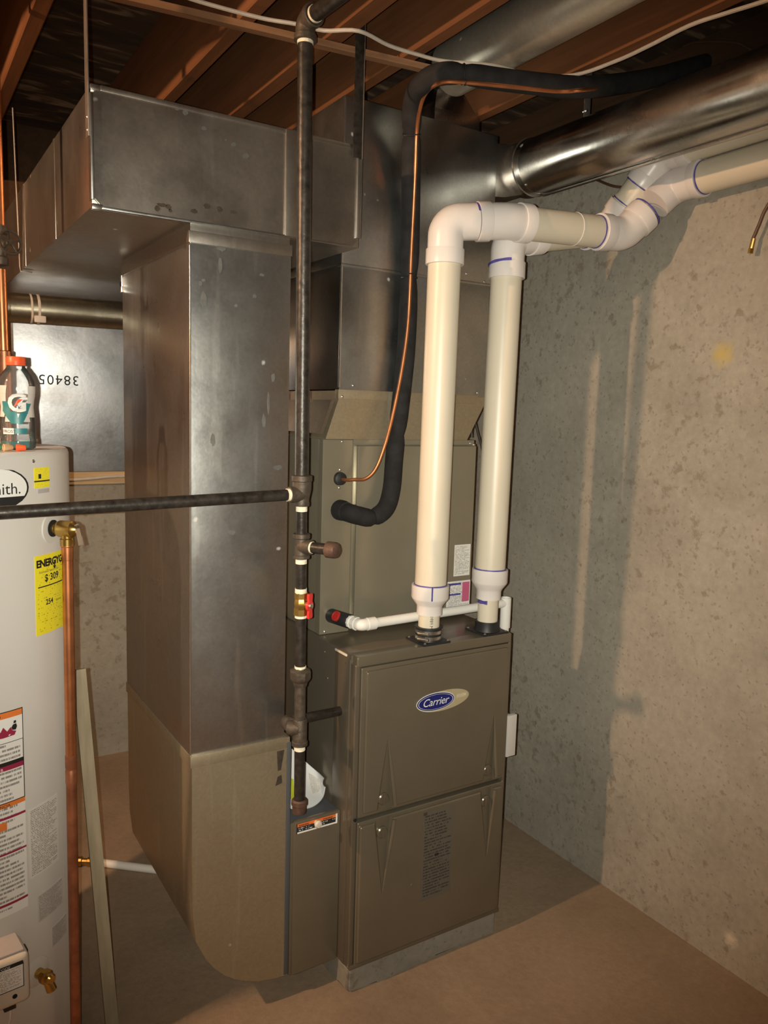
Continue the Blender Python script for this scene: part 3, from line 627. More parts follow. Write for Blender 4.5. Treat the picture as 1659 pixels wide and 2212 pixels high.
# ================================================================== GAS PIPING
GT = V(.838, 1.706, 0)   # riser foot; the riser leans a hair
def gx(z): return V(.850-.0255*(z-.6), 1.704-.032*(z-.6), z)
gp = thing('gas_piping', 'black iron gas riser with tees, union and red ball valve', 'gas pipe', gx(.6))
def seg(name, z0, z1, r, mat='blackiron'): return part(name, M[mat], gp, lambda bm: cyl(bm, gx(z0), gx(z1), r, n=20))
def zz(py, px=655):
    z = 1.2
    for _ in range(4): z = zat(px, py, gx(z).y)
    return z
seg('riser', zz(1050), zz(95), .0167)
zt = zz(1063)
seg('thread_tape', zz(1042), zz(1027), .0172, 'tape')
def f(bm):
    lathe(bm, gx(zz(1093)), (0, 0, 1), [(.0175, 0), (.0185, .002), (.0185, .010), (.0175, .012), (.0185, .02), (.0225, .04), (.0225, .058), (.0245, .060), (.0245, .072), (.020, .074)], 24)
    cyl(bm, gx(zt-.005), gx(zt-.005)+V(-.034, -.003, 0), .0195, .0185, 20)
part('reducing_tee', M['castiron'], gp, f)
HL = gx(zt-.005)
h0 = HL+V(-.030, -.003, 0); h1 = onplane(0, 1108, (0, 1.682, 0), V(0, 1, 0)); h2 = h1+(h1-h0)*1.6
part('thread_tape', M['tape'], gp, lambda bm: cyl(bm, h0+(h1-h0).normalized()*.002, h0+(h1-h0).normalized()*.010, .0150, n=20))
part('branch_pipe', M['blackiron'], gp, lambda bm: cyl(bm, h0, h2, .0134, n=20))
seg('nipple', zz(1160), zz(1092), .0134)
seg('thread_tape', zz(1104), zz(1092), .0139, 'tape'); seg('thread_tape', zz(1159), zz(1153), .0139, 'tape')
z1 = zz(1206)
def f(bm):
    lathe(bm, gx(z1), (0, 0, 1), [(.0185, 0), (.0205, .001), (.0205, .008), (.018, .010), (.018, .048), (.0205, .050), (.0205, .060), (.0185, .061)], 24)
    q = gx(z1+.030); cyl(bm, q, q+V(.014, -.025, 0), .0185, .0180, 20)
part('tee', M['castiron'], gp, f)
q = gx(z1+.030); qd = V(.50, -.865, 0).normalized()
part('thread_tape', M['tape'], gp, lambda bm: cyl(bm, q+qd*.024, q+qd*.033, .0142, n=20))
part('stub_pipe', M['blackiron'], gp, lambda bm: cyl(bm, q+qd*.02, q+qd*.085, .0134, n=20))
part('end_cap', M['rustcap'], gp, lambda bm: lathe(bm, q+qd*.072, qd, [(.017, 0), (.0195, .002), (.0195, .018), (.017, .026), (.010, .031), (.0002, .032)], 20))
seg('nipple', zz(1290), z1, .0134); seg('thread_tape', z1-.012, z1-.001, .0139, 'tape'); seg('thread_tape', zz(1280), zz(1270), .0145, 'tape')
zv0, zv1 = zz(1328), zz(1279)
bv = part('ball_valve', M['brass'], gp, lambda bm: (lathe(bm, gx(zv0), (0, 0, 1), [(.016, 0), (.0185, .001), (.0185, .016), (.016, .018), (.0175, .026), (.0175, (zv1-zv0)-.024), (.0155, (zv1-zv0)-.016), (.0175, (zv1-zv0)-.015), (.0175, zv1-zv0-.001), (.015, zv1-zv0)], 8), cyl(bm, gx((zv0+zv1)/2), gx((zv0+zv1)/2)+V(.012, -.020, 0), .009, n=14)), 25)
hd = V(.5, -.86, 0).normalized(); hc = gx((zv0+zv1)/2-.002)+hd*.022; hs = hd.cross(V(0, 0, 1))
def f(bm):
    lathe(bm, hc, hd, [(.013, 0), (.013, .006)], 20)
    for s in (-1, 1):
        z = V(0, 0, s)
        a = hc+hd*.001; prism(bm, [a+hs*.006+z*.006, a+hs*.0085+z*.024, a+hs*.007+z*.030, a-hs*.007+z*.030, a-hs*.0085+z*.024, a-hs*.006+z*.006], hd*.006)
hh = part('handle', M['red'], bv, f)
part('handle_nut', M['chrome'], bv, lambda bm: lathe(bm, hc+hd*.005, hd, [(.007, 0), (.007, .004), (.004, .006), (.0002, .006)], 8))
seg('thread_tape', zv0-.006, zv0, .0148, 'tape')
seg('nipple', zz(1440), zv0, .0134); 
zu = zz(1480)
seg('thread_tape', zu+.030, zu+.052, .0142, 'tape')
part('union', M['castiron'], gp, lambda bm: lathe(bm, gx(zu), (0, 0, 1), [(.0165, 0), (.0175, .002), (.019, .010), (.024, .016), (.027, .022), (.027, .038), (.022, .042), (.0175, .044), (.0165, .046)], 8), 25)
zb = zz(1565); zb1 = zz(1608)
seg('nipple', zb, zu+.005, .0140, 'castiron')
def f(bm):
    lathe(bm, gx(zb1), (0, 0, 1), [(.0175, 0), (.0200, .001), (.0200, .010), (.0178, .012), (.0178, .066), (.0160, .070)], 24)
    q = gx(zb1+.044); cyl(bm, q, q+V(-.022, .020, 0), .0185, n=20)
part('tee', M['castiron'], gp, f)
qe = gx(zb1+.048); g0 = qe+V(-.022, .024, 0); g1 = V(FX0-.004, 1.794, zat(738, 1536, 1.795)); g1 = V(FX0-.002, 1.800, .793)
gm = V(qe.x-.012, 1.752, qe.z-.004)
part('elbow', M['castiron'], gp, lambda bm: tube(bm, fillet([qe+V(-.014, .018, 0), gm, gm+(g1-gm).normalized()*.045], .022, 8), .0185, 16))
part('furnace_feed', M['blackiron'], gp, lambda bm: cyl(bm, gm+(g1-gm).normalized()*.02, g1, .0125, n=18))
zd = zz(1755, 650)
seg('drip_leg', zd+.01, zb1+.005, .0134); seg('thread_tape', zb1-.012, zb1-.001, .0142, 'tape')
part('drip_cap', M['rustcap'], gp, lambda bm: lathe(bm, gx(zd), (0, 0, 1), [(.012, 0), (.0175, .003), (.0180, .022), (.0205, .024), (.0205, .034), (.017, .038)], 24))
# top elbow and the line that runs toward the viewer under the joists
zt2 = zz(92, 661); et = gx(zt2+.042)
seg('thread_tape', zt2-.004, zt2+.006, .0176, 'tape')
ed = V(.05, -1, -.01).normalized()
def f(bm):
    tube(bm, fillet([gx(zt2+.004), et, et+ed*.040], .03, 8), .0215, 20)
    lathe(bm, gx(zt2+.002), (0, 0, 1), [(.022, 0), (.0245, .001), (.0245, .012), (.022, .014)], 24); lathe(bm, et+ed*.026, ed, [(.022, 0), (.0245, .001), (.0245, .012), (.022, .014)], 24)
part('elbow', M['castiron'], gp, f)
part('thread_tape', M['tape'], gp, lambda bm: cyl(bm, et+ed*.038, et+ed*.046, .0176, n=20))
part('supply_pipe', M['blackiron'], gp, lambda bm: cyl(bm, et+ed*.03, et+ed*2.0, .0167, n=20))

# ================================================================== PVC VENTS
r3, r2 = .0445, .0302
def pvc_socket(bm, p, d, l=.042, r=.0520): lathe(bm, p, d, [(r-.006, 0), (r-.0005, 0), (r, .001), (r, l-.001), (r-.001, l), (r-.006, l)], 32)
def mark(root, c, d, r, a0=0, a1=2*PI, w=.004, name='primer_ring'):
    d = V(d).normalized(); x, y = frame(d); n = max(6, int((a1-a0)/.15)); bm = BM(); rs = []
    for i in range(n+1):
        a = a0+(a1-a0)*i/n; e = x*math.cos(a)+y*math.sin(a); ww = w*(.88+.12*math.sin(i*1.3))
        rs.append([c+e*(r-.001)-d*ww*.5, c+e*(r+.0007)-d*ww*.5, c+e*(r+.0007)+d*ww*.5, c+e*(r-.001)+d*ww*.5])
    rings(bm, rs, caps=True); return build(name, bm, M['primer'], root)
def vent(root, base, zlist, C1, path_out, bend, elbows_sockets):
    z2top, zr0, zr1, zsock = zlist
    up = V(0, 0, 1)
    ax = (C1-base).normalized()
    def at(z): return base+ax*((z-base.z)/ax.z)
    part('lower_pipe', M['pvc'], root, lambda bm: cyl(bm, at(base.z+.008), at(zr0+.01), r2, n=28))
    h = zr1-z2top
    part('reducer', M['pvcfit'], root, lambda bm: lathe(bm, at(z2top), ax, [(r2, 0), (.0362, 0), (.0362, h*.28), (.040, h*.36), (.0505, h*.52), (.0530, h*.58), (.0530, h), (r3, h)], 32))
    mark(root, at(zr1+.001), ax, r3+.0015)
    part('riser', M['pvc'], root, lambda bm: cyl(bm, at(zr1-.02), at(zsock+.02), r3, n=32))
    return at

VLb = VL+V(0, 0, .012); C1 = V(1.292, 1.776, 2.108)
vl = thing('vent_pipe', 'white plastic vent pipe rising from the black rubber coupling in steel clamps', 'vent pipe', VL, 'furnace vent pipes')
at = vent(vl, VLb+V(0, 0, .010), (zat(929, 1325, 1.772), zat(930, 1310, 1.772), zat(933, 1262, 1.772), zat(961, 570, 1.776)), C1, None, None, None)
part('pipe_print', M['black'], vl, lambda bm: put_text(bm, text2d('M F891-1', .0125, 'LEFT'), lambda x, y: ((lambda a: (VLb+V(r2*math.sin(a), -r2*math.cos(a), .030+x), V(math.sin(a), -math.cos(a), 0)))((y-.005)/r2-.35)), .0006))
mark(vl, at(zat(933, 1262, 1.772))-V(0, 0, .012), (0, 1, .0), .001) if False else None
part('primer_drip', M['primer'], vl, lambda bm: (lambda c: box(bm, c+V(-.002, -.0015, -.036), c+V(.002, .001, .004), .0008))(at(zat(933, 1262, 1.772))+V(-.0265, -.0462, 0)))
C2 = onz(1095, 478, 2.122); P3 = onz(1345, 507, 2.135); P4 = onx(1455, 402, 1.975); P5 = V(1.975, -.4, P4.z+.03)
zs = zat(961, 570, 1.776)
d1 = (C2-C1).normalized(); d2 = (P3-C2).normalized(); d3 = (P4-P3).normalized(); d4 = (P5-P4).normalized()
def elbow(root, a, c, b, R, trim_a, trim_b, sock=(True, True), sl=.042):
    da, db = (a-c).normalized(), (b-c).normalized(); pa, pb = c+da*trim_a, c+db*trim_b
    def f(bm):
        tube(bm, fillet([pa, c, pb], R, 12), r3+.0035, 32)
        if sock[0]: pvc_socket(bm, pa-da*.004, da, sl)
        if sock[1]: pvc_socket(bm, pb-db*.004, db, sl)
    return part('elbow', M['pvcfit'], root, f)
elbow(vl, V(C1.x, C1.y, 1.5), C1, C2, .085, .075, .082, (True, False), .040)
mark(vl, C1+d1*.083, -d1, r3+.0035, .4, 3.2, .010)
elbow(vl, C1, C2, P3, .10, .055, .040, (True, True), .034)
part('offset_pipe', M['pvc'], vl, lambda bm: cyl(bm, C2+d2*.03, P3-d2*.03, r3, n=32))
part('pipe_coupling_line', M['pvcfit'], vl, lambda bm: lathe(bm, C2+d2*((P3-C2).length*.56), d2, [(r3, 0), (r3+.0012, .0005), (r3+.0012, .003), (r3, .0035)], 32))
elbow(vl, C2, P3, P4, .12, .060, .055, (True, True), .036)
mark(vl, P3-d2*.0975, d2, r3+.001)
elbow(vl, P3, P4, P5, .10, .072, .080, (False, True), .026)
mark(vl, P3+d3*.093, d3, r3+.004); mark(vl, P4+d4*.104, d4, r3+.001)
part('run_pipe', M['pvc'], vl, lambda bm: cyl(bm, P4+d4*.06, P5, r3, n=32))

VRb = VR+V(0, 0, .020); C1r = V(1.520, 1.788, 2.098)
vr = thing('vent_pipe', 'white plastic vent pipe rising from the plain black flange beside the wall', 'vent pipe', VR, 'furnace vent pipes')
at = vent(vr, VRb, (zat(1057, 1292, 1.775), zat(1057, 1280, 1.775), zat(1063, 1228, 1.776), zat(1101, 575, 1.788)), C1r, None, None, None)
mark(vr, at(zat(1055, 1293, 1.775)-.006), (0, 0, 1), r2, PI*.95, PI*1.75, .012, 'primer_smear')
P3r = onx(1312, 498, 1.905); P4r = onx(1432, 335, 1.95); P5r = V(1.95, -.4, P4r.z+.03)
e1 = (P3r-C1r).normalized(); e2 = (P4r-P3r).normalized(); e3 = (P5r-P4r).normalized()
elbow(vr, V(C1r.x, C1r.y, 1.5), C1r, P3r, .08, .070, .080, (True, True), .044)
mark(vr, at(zs+.012), (0, 0, 1), .0525, PI*.75, PI*1.2, .007, 'primer_smear'); mark(vr, at(zs+.028), (0, .12, 1), .0527, PI*1.25, PI*1.85, .008, 'primer_smear')
part('offset_pipe', M['pvc'], vr, lambda bm: cyl(bm, C1r+e1*.06, P3r-e1*.03, r3, n=32))
elbow(vr, C1r, P3r, P4r, .09, .062, .055, (True, True), .034)
mark(vr, P3r-e1*.098, e1, r3+.001); mark(vr, P3r+e2*.090, e2, r3+.001)
part('rise_pipe', M['pvc'], vr, lambda bm: cyl(bm, P3r+e2*.04, P4r-e2*.03, r3, n=32))
elbow(vr, P3r, P4r, P5r, .08, .066, .072, (True, True), .034)
mark(vr, P4r-e2*.099, e2, r3+.001)
part('run_pipe', M['pvc'], vr, lambda bm: cyl(bm, P4r+e3*.06, P5r, r3, n=32))

# ================================================================== CONDENSATE DRAIN
a0 = V(1.064, CY0+.002, 1.017)
dr = thing('condensate_drain', 'white plastic drain pipe with black fitting and red plug on the coil', 'drain pipe', a0)
a1 = ony(757, 1343, 1.868)          # end of the black fitting
ad = (a1-a0).normalized()
part('black_fitting', M['rubber'], dr, lambda bm: lathe(bm, a0, ad, [(.0195, 0), (.0205, .004), (.0205, (a1-a0).length-.004), (.018, (a1-a0).length)], 24))
pc = a0+ad*.045; pd = V(-.25, -1, .25).normalized(); pd = (pd-ad*pd.dot(ad)).normalized()
part('red_plug', M['redplug'], dr, lambda bm: lathe(bm, pc+pd*.012, pd, [(.0145, 0), (.0145, .0115), (.0125, .0125), (.0115, .0105), (.0002, .0105)], 20))
a2 = a1+ad*.022
part('threaded_adapter', M['white_plastic'], dr, lambda bm: lathe(bm, a1-ad*.004, ad, [(.016, 0), (.0185, .002), (.0185, .011), (.0155, .012), (.0155, .018), (.0190, .019), (.0190, .032), (.0160, .033)], 10), 25)
b1 = a2+ad*.022; b2 = V(1.622, b1.y+.012, b1.z+.004)
dd = (b2-b1).normalized()
part('elbow', M['white_plastic'], dr, lambda bm: (tube(bm, fillet([b1-ad*.02, b1, b1+dd*.03], .02, 8), .0165, 20), lathe(bm, b1+dd*.018, dd, [(.016, 0), (.0178, .001), (.0178, .027), (.0155, .028)], 24)))
part('pipe', M['white_plastic'], dr, lambda bm: cyl(bm, b1+dd*.02, b2, .0134, n=20))
st = ony(1083, 1345, 1.86)
st = V(1.622, 1.866, 0)
part('standpipe', M['white_plastic'], dr, lambda bm: lathe(bm, (st.x, b2.y, .93), (0, 0, 1), [(.0134, 0), (.0134, .012), (.0165, .013), (.0165, .108), (.0140, .108), (.0140, .09)], 20, True))
part('down_pipe', M['white_plastic'], dr, lambda bm: cyl(bm, (st.x, b2.y, .02), (st.x, b2.y, .94), .0134, n=18))

# ================================================================== REFRIGERANT LINES
ZL = 2.436
P = [V(1.085, CY0+.004, 1.322), V(1.092, 1.905, 1.318), ony(775, 1114, 1.900), ony(805, 1118, 1.902), ony(833, 1098, 1.906), ony(846, 1055, 1.912), ony(852, 985, 1.917), ony(862, 900, 1.920), ony(877, 760, 1.920), ony(884, 600, 1.918), ony(887, 470, 1.908), ony(888, 360, 1.888), ony(889, 290, 1.868), ony(893, 215, 1.825), onz(915, 178, ZL-.008), onz(950, 160, ZL), onz(1000, 160, ZL), onz(1100, 174, ZL), onz(1240, 188, ZL), onx(1330, 182, 1.70), onx(1420, 166, 1.88), onx(1505, 142, 2.05), onx(1530, 136, 2.12)]
LP = catmull(P, 5)
su = thing('suction_line', 'black foam insulated refrigerant line curving from the coil up to the joists', 'refrigerant line', P[0])
# insulation sleeves: separate lengths meeting at pinched joints
idx = [0, 3*5, 7*5-2, 9*5, 12*5, 16*5, len(LP)-1]
for a, b in zip(idx, idx[1:]):
    seg_ = LP[a:b+1]; n = len(seg_); rr = [.0262]*n; rr[0] = rr[-1] = .0205
    if n > 4: rr[1] = rr[-2] = .0248
    if a == 0: rr[0] = .0262
    part('insulation_sleeve', M['foam'], su, lambda bm: tube(bm, seg_, rr, 20), 50)
part('flared_end', M['foam'], su, lambda bm: lathe(bm, (1.085, CY0+.001, 1.322), (0, -1, 0), [(.0295, 0), (.0290, .02), (.0262, .04)], 20))
Q = [V(1.082, CY0-.006, 1.411), V(1.092, 1.925, 1.409), ony(765, 1036, 1.912), ony(790, 1034, 1.900), ony(812, 1012, 1.890), ony(832, 960, 1.884), ony(850, 890, 1.885), ony(868, 800, 1.885), ony(880, 715, 1.885), ony(885, 640, 1.884), ony(889, 540, 1.880), ony(894, 440, 1.868), ony(898, 350, 1.851), ony(900, 290, 1.836), ony(906, 240, 1.803), onz(922, 198, ZL-.026), onz(955, 178, ZL-.030), onz(1005, 178, ZL-.030), onz(1100, 187, ZL-.030), onz(1200, 197, ZL-.030), onz(1250, 195, ZL-.022), onx(1330, 186, 1.68), onx(1420, 170, 1.86), onx(1505, 148, 2.05), onx(1525, 140, 2.11)]
bm = BM(); tube(bm, catmull(Q, 6), .0050, 10); li = tag(build('liquid_line', bm, M['copper'], loc=Q[0]), 'thin bare copper tube strapped along the black insulated line', 'copper tube')
for k in (9, 12, 16):
    t = (P[k+1]-P[k-1]).normalized(); 
    tq = LP[k*5]
    def f(bm):
        x, y = frame(t); torus(bm, tq, t, .0225, .0022, 24, 6); 
        q2 = min(catmull(Q, 6), key=lambda w: (w-tq).length); torus(bm, q2, t, .0062, .0018, 16, 6)
    part('zip_tie', M['black'], su, f)

# ================================================================== ROUND TRUNK TO THE RIGHT
RX, RZ, RR = 1.722, 2.360, .081
rr_ = thing('round_trunk_duct', 'shiny round galvanised duct running along the concrete wall above the vents', 'duct', (RX, 2.0, RZ))
part('takeoff_boot', M['galv_round'], rr_, lambda bm: (rings(bm, [[V(PX1+.001, y, z) for y, z in ((1.958, RZ-.10), (2.14, RZ-.10), (2.14, RZ+.055), (1.958, RZ+.055))], [V(PX1+.045, y, z) for y, z in ((1.955, RZ-.096), (2.14, RZ-.096), (2.14, RZ+.057), (1.955, RZ+.057))], [V(RX+.02, y, z) for y, z in ((1.93, RZ-.070), (2.10, RZ-.070), (2.10, RZ+.07), (1.93, RZ+.07))]])), 20)
part('collar', M['galv_round'], rr_, lambda bm: lathe(bm, (RX, 1.985, RZ), (0, -1, 0), [(RR-.004, 0), (RR+.003, .02), (RR+.004, .055), (RR+.0045, .060), (RR+.003, .064), (RR+.001, .08)], 40))
part('crimp_bead', M['chrome'], rr_, lambda bm: torus(bm, (RX, 1.925, RZ), (0, 1, 0), RR+.003, .003, 40, 8))
part('pipe', M['galv_round'], rr_, lambda bm: cyl(bm, (RX, 1.955, RZ), (RX, -.5, RZ), RR, n=48))
part('lock_seam', M['galv_round'], rr_, lambda bm: box(bm, (RX+.020, -.5, RZ-RR-.0035), (RX+.034, 1.91, RZ-RR+.006), .002))
for a in (-2.2, -1.2, .4): screw(rr_, (RX+RR*math.cos(a), 1.900, RZ+RR*math.sin(a)), (math.cos(a), 0, math.sin(a)), .004)
hs = onx(1270, 200, RX)
st_ = thing('pipe_hanger', 'perforated steel hanger strap holding up the round duct', 'hanger', (RX, hs.y, ZJ))
part('strap', M['steel'], st_, lambda bm: box(bm, (RX-.012, hs.y-.001, RZ+RR-.004), (RX+.012, hs.y+.001, ZD+.002), .0004))
part('bolt', M['chrome'], st_, lambda bm: cyl(bm, (RX-.006, hs.y-.007, RZ+RR+.02), (RX-.006, hs.y+.007, RZ+RR+.02), .004, n=8))

# round branch duct up in the joist bay and its boot on the plenum
bd_ = thing('branch_duct', 'pale round galvanised duct lying between the joists above the plenum', 'duct', (1.38, 1.95, 2.44))
part('pipe', M['galv_dusty'], bd_, lambda bm: cyl(bm, (1.385, 1.90, 2.556), (1.385, -.6, 2.556), .072, n=40))
part('elbow', M['galv_round'], bd_, lambda bm: tube(bm, fillet([V(1.455, 2.045, 2.53), V(1.44, 2.04, 2.60), V(1.385, 1.88, 2.556)], .05, 5), .060, 28), 20)
def f(bm):
    n = 32; rs = []
    for t in (0, .25, .5, .75, 1.0):
        ring = []
        for i in range(n):
            a = 2*PI*i/n; c, s2 = math.cos(a), math.sin(a); m_ = max(abs(c), abs(s2))
            sq = V(1.455+.080*c/m_, 2.045+.078*s2/m_, 2.470); ci = V(1.440+.050*c, 2.035+.055*s2, 2.565); ring.append(sq.lerp(ci, t))
        rs.append(ring)
    rings(bm, rs)
part('boot', M['galv_round'], bd_, f, 40)
part('base_collar', M['galv_round'], bd_, lambda bm: box(bm, (1.372, 1.962, 2.431), (1.5365, 2.125, 2.474), .003))

# ================================================================== HANGERS OF THE RETURN TRUNK
pL = V(TX0-.004, TY0+.012, 0)
h = thing('duct_strap', 'bent steel strap screwed to the front corner of the return trunk', 'hanger', (pL.x, pL.y, TZ1))
part('strap', M['steel'], h, lambda bm: box(bm, (pL.x-.0012, pL.y-.010, zat(186, 294, 1.80)), (pL.x+.0016, pL.y+.016, ZD+.001), .0004))
for y in (250, 278): screw(h, (pL.x-.001, pL.y, zat(180, y, 1.80)), (-1, 0, 0), .004)
pR = V(1.018, TY0-.008, 0)
h = thing('duct_strap', 'flat dark strap holding the return trunk beside the plenum', 'hanger', (pR.x, pR.y, TZ1))
part('strap', M['blackiron'], h, lambda bm: box(bm, (pR.x-.013, pR.y-.001, TZ1-.03), (pR.x+.013, pR.y+.001, ZD+.001), .0004))
part('strap_edge', M['steel'], h, lambda bm: box(bm, (pR.x+.012, pR.y-.0016, TZ1-.03), (pR.x+.0145, pR.y+.001, ZD), .0003))
wy = onx(47, 574, TX0).y
wt = onplane(24, 232, (.36, 0, 0), V(1, 0, 0))
bm = BM(); tube(bm, [V(TX0+.03, wy, TZ0-.004), V(TX0-.004, wy, TZ0-.004), V(TX0-.006, wy, TZ0+.01), V(.364, wt.y, wt.z)], .0022, 8)
tag(build('hanger_wire', bm, M['steel'], loc=(TX0, wy, TZ0)), 'thin steel wire hooked under the side of the return trunk', 'wire')

# ================================================================== FLUE AND FAR PANEL
fl_ = thing('flue_pipe', 'horizontal galvanised flue pipe behind the return drop', 'flue pipe', (.6, 3.02, 1.92))
part('pipe', M['galv_flue'], fl_, lambda bm: cyl(bm, (-.35, 3.02, 1.905), (1.4, 3.02, 1.93), .0508, n=36))
part('joint_tape', M['cable'], fl_, lambda bm: (lambda c: lathe(bm, c, (1, 0, .014), [(.0508, 0), (.0516, .001), (.0516, .006), (.0508, .007)], 36))(V(.44, 3.02, 1.9163)))
part('joint_tape', M['cable'], fl_, lambda bm: (lambda c: lathe(bm, c, (1, 0, .014), [(.0508, 0), (.0516, .001), (.0516, .008), (.0508, .009)], 36))(V(.462, 3.02, 1.9166)))
part('sealant', M['cable'], fl_, lambda bm: box(bm, (.448, 2.966, 1.868), (.486, 2.978, 1.892), .005))
part('riser', M['galv_flue'], fl_, lambda bm: tube(bm, fillet([V(-.33, 3.02, 1.905), V(-.36, 3.02, 1.9), V(.112, 2.085, 1.88), V(.112, 2.045, 1.84), V(.112, 2.045, 1.575)], .08, 6), .0505, 24))
part('draft_hood', M['galv_flue'], fl_, lambda bm: (lathe(bm, (.112, 2.045, 1.535), (0, 0, 1), [(.085, 0), (.086, .004), (.055, .045), (.0515, .06), (.0505, .06)], 28), [box(bm, (.112+.075*math.cos(a)-.006, 2.045+.075*math.sin(a)-.001, 1.496), (.112+.075*math.cos(a)+.006, 2.045+.075*math.sin(a)+.001, 1.54)) for a in (.5, 2.6, 4.7)]))
mp = thing('metal_panel', 'flat galvanised sheet with stamped number on the wall behind the water heater', 'metal panel', (.9, YB, 1.305))
part('sheet', M['galv_panel'], mp, lambda bm: box(bm, (.452, YB-.004, 1.306), (1.95, YB+.002, 2.25), .001))
bm = BM(); put_text(bm, text2d('38405', .058, 'LEFT', 0, 0, 1.15), plane_map((.712, YB-.0045, 1.712), (-1, 0, 0), (0, 0, -1)))
keep_text('stamped_number', bm, M['black'], mp)
bm = BM(); tube(bm, catmull([V(-.6, YB-.010, 1.285), V(.2, YB-.010, 1.282), V(.62, YB-.010, 1.272), V(.75, YB-.010, 1.276), V(.9, YB-.010, 1.284), V(1.4, YB-.010, 1.28)], 6), .006, 8)
tag(build('sill_cable', bm, M['cable'], loc=(.6, YB-.01, 1.28)), 'pale cable running along the wooden sill under the metal sheet', 'cable')

# ================================================================== WATER HEATER
WC = V(.112, 2.045, 0); WR, WZ = .262, 1.495
def wh(th, z, r=WR): return V(WC.x+r*math.sin(th), WC.y-r*math.cos(th), z)
def whn(th): return V(math.sin(th), -math.cos(th), 0)
def oncyl(x, y, r=WR):
    d = ray(x, y); ox, oy = CAM.x-WC.x, CAM.y-WC.y
    a = d.x*d.x+d.y*d.y; b = 2*(ox*d.x+oy*d.y); c = ox*ox+oy*oy-r*r; D = max(b*b-4*a*c, 0)
    t = (-b-math.sqrt(D))/(2*a); p = CAM+d*t; return math.atan2(p.x-WC.x, -(p.y-WC.y)), p.z
def cylmap(th0, z0, r=WR): return lambda x, y: (wh(th0+x/r, z0+y, r), whn(th0+x/r))
def cylpatch(th0, th1, z0, z1, r=WR): return lambda u, v: (wh(th0+(th1-th0)*u, z0+(z1-z0)*v, r), whn(th0+(th1-th0)*u))
w = thing('water_heater', 'tall white tank water heater with yellow energy guide label', 'water heater', (WC.x, WC.y, 0))
part('jacket', M['white_enamel'], w, lambda bm: lathe(bm, WC, (0, 0, 1), [(WR-.01, .0), (WR, .012), (WR, WZ-.012), (WR-.002, WZ-.004), (WR-.006, WZ), (WR-.012, WZ)], 72))
part('top_pan', M['beige_plastic'], w, lambda bm: lathe(bm, WC+V(0, 0, WZ-.004), (0, 0, 1), [(WR-.009, 0), (WR-.009, .003), (.0002, .004)], 60))
th, z = oncyl(72, 996); screw(w, wh(th, z), whn(th), .0042)
# brand oval
thr, zc_ = oncyl(62, 1052); 
ow, oh = .088, .047; th0 = thr-ow/WR
def ov(bm, k, off, z_lo=-1.0, z_hi=1.0, n=48):
    pts = []
    for i in range(n+1):
        a = 2*PI*i/n; pts.append((math.cos(a)*ow*k, math.sin(a)*oh*(k if k == 1 else k-.035)))
    c = bm.verts.new(wh(th0, zc_)+whn(th0)*off)
    rows = 10; grid = []
    for j in range(rows+1):
        yy = oh*k*(z_lo+(z_hi-z_lo)*j/rows); hw = ow*k*math.sqrt(max(0, 1-(yy/(oh*k))**2)); row = []
        for i in range(17):
            xx = hw*(-1+2*i/16); row.append(bm.verts.new(wh(th0+xx/WR, zc_+yy, WR+off)))
        grid.append(row)
    bm.verts.remove(c)
    for j in range(rows):
        for i in range(16): bm.faces.new((grid[j][i], grid[j][i+1], grid[j+1][i+1], grid[j+1][i]))
br = part('brand_oval', M['black'], w, lambda bm: ov(bm, 1.0, .0004)); br['label'] = 'black rimmed brand oval'
part('oval_field', M['white_ink'], br, lambda bm: ov(bm, .94, .0009, -.40, 1.0))
bm = BM(); put_text(bm, text2d('A.O.Smith.', .034, 'RIGHT', 0, .0, 1.0), cylmap(thr-.020/WR, zc_-.012), .0014); keep_text('oval_lettering', bm, M['black'], br)
# labels
def label(name, px0, py0, wd_, ht, mat, desc=None, nu=10):
    t0, zt_ = oncyl(px0, py0); o = part(name, M[mat], w, lambda bm: patch(bm, cylpatch(t0, t0+wd_/WR, zt_-ht, zt_), nu, 1, .0006))
    if desc: o['label'] = desc
    return o, t0, zt_
lo, t0, zt_ = label('yellow_sticker', 73, 1011, .048, .044, 'print_yellow', 'small yellow sticker with black bar')
part('sticker_bar', M['black'], lo, lambda bm: patch(bm, cylpatch(t0, t0+.048/WR, zt_-.031, zt_-.028), 6, 1, .0009))
part('sticker_mark', M['black'], lo, lambda bm: patch(bm, cylpatch(t0+.012/WR, t0+.020/WR, zt_-.024, zt_-.014), 3, 1, .0009))
part('sticker_tail', M['grey_ink'], lo, lambda bm: patch(bm, cylpatch(t0+.010/WR, t0+.046/WR, zt_-.056, zt_-.047), 6, 1, .0006))
lo, t0, zt_ = label('energy_label', 74, 1203, .130, .178, 'print_yellow', 'yellow energy guide label')
bm = BM(); put_text(bm, text2d('ENERGYGUIDE', .0225, 'LEFT', 0, .0010, .92), cylmap(t0+.004/WR, zt_-.026), .0010)
put_text(bm, text2d('$ 309', .022, 'LEFT', 0, .0004), cylmap(t0+.028/WR, zt_-.060), .0010)
put_text(bm, text2d('254', .017, 'LEFT', 0, .0004), cylmap(t0+.030/WR, zt_-.113), .0010)
put_text(bm, text2d('Estimated Yearly Cost', .0075, 'LEFT'), cylmap(t0+.012/WR, zt_-.040), .0010)
put_text(bm, text2d('therms', .008, 'LEFT'), cylmap(t0+.066/WR, zt_-.112), .0010)
keep_text('label_lettering', bm, M['black'], lo)
part('label_rule', M['black'], lo, lambda bm: patch(bm, cylpatch(t0+.008/WR, t0+.125/WR, zt_-.072, zt_-.0695), 6, 1, .0009))
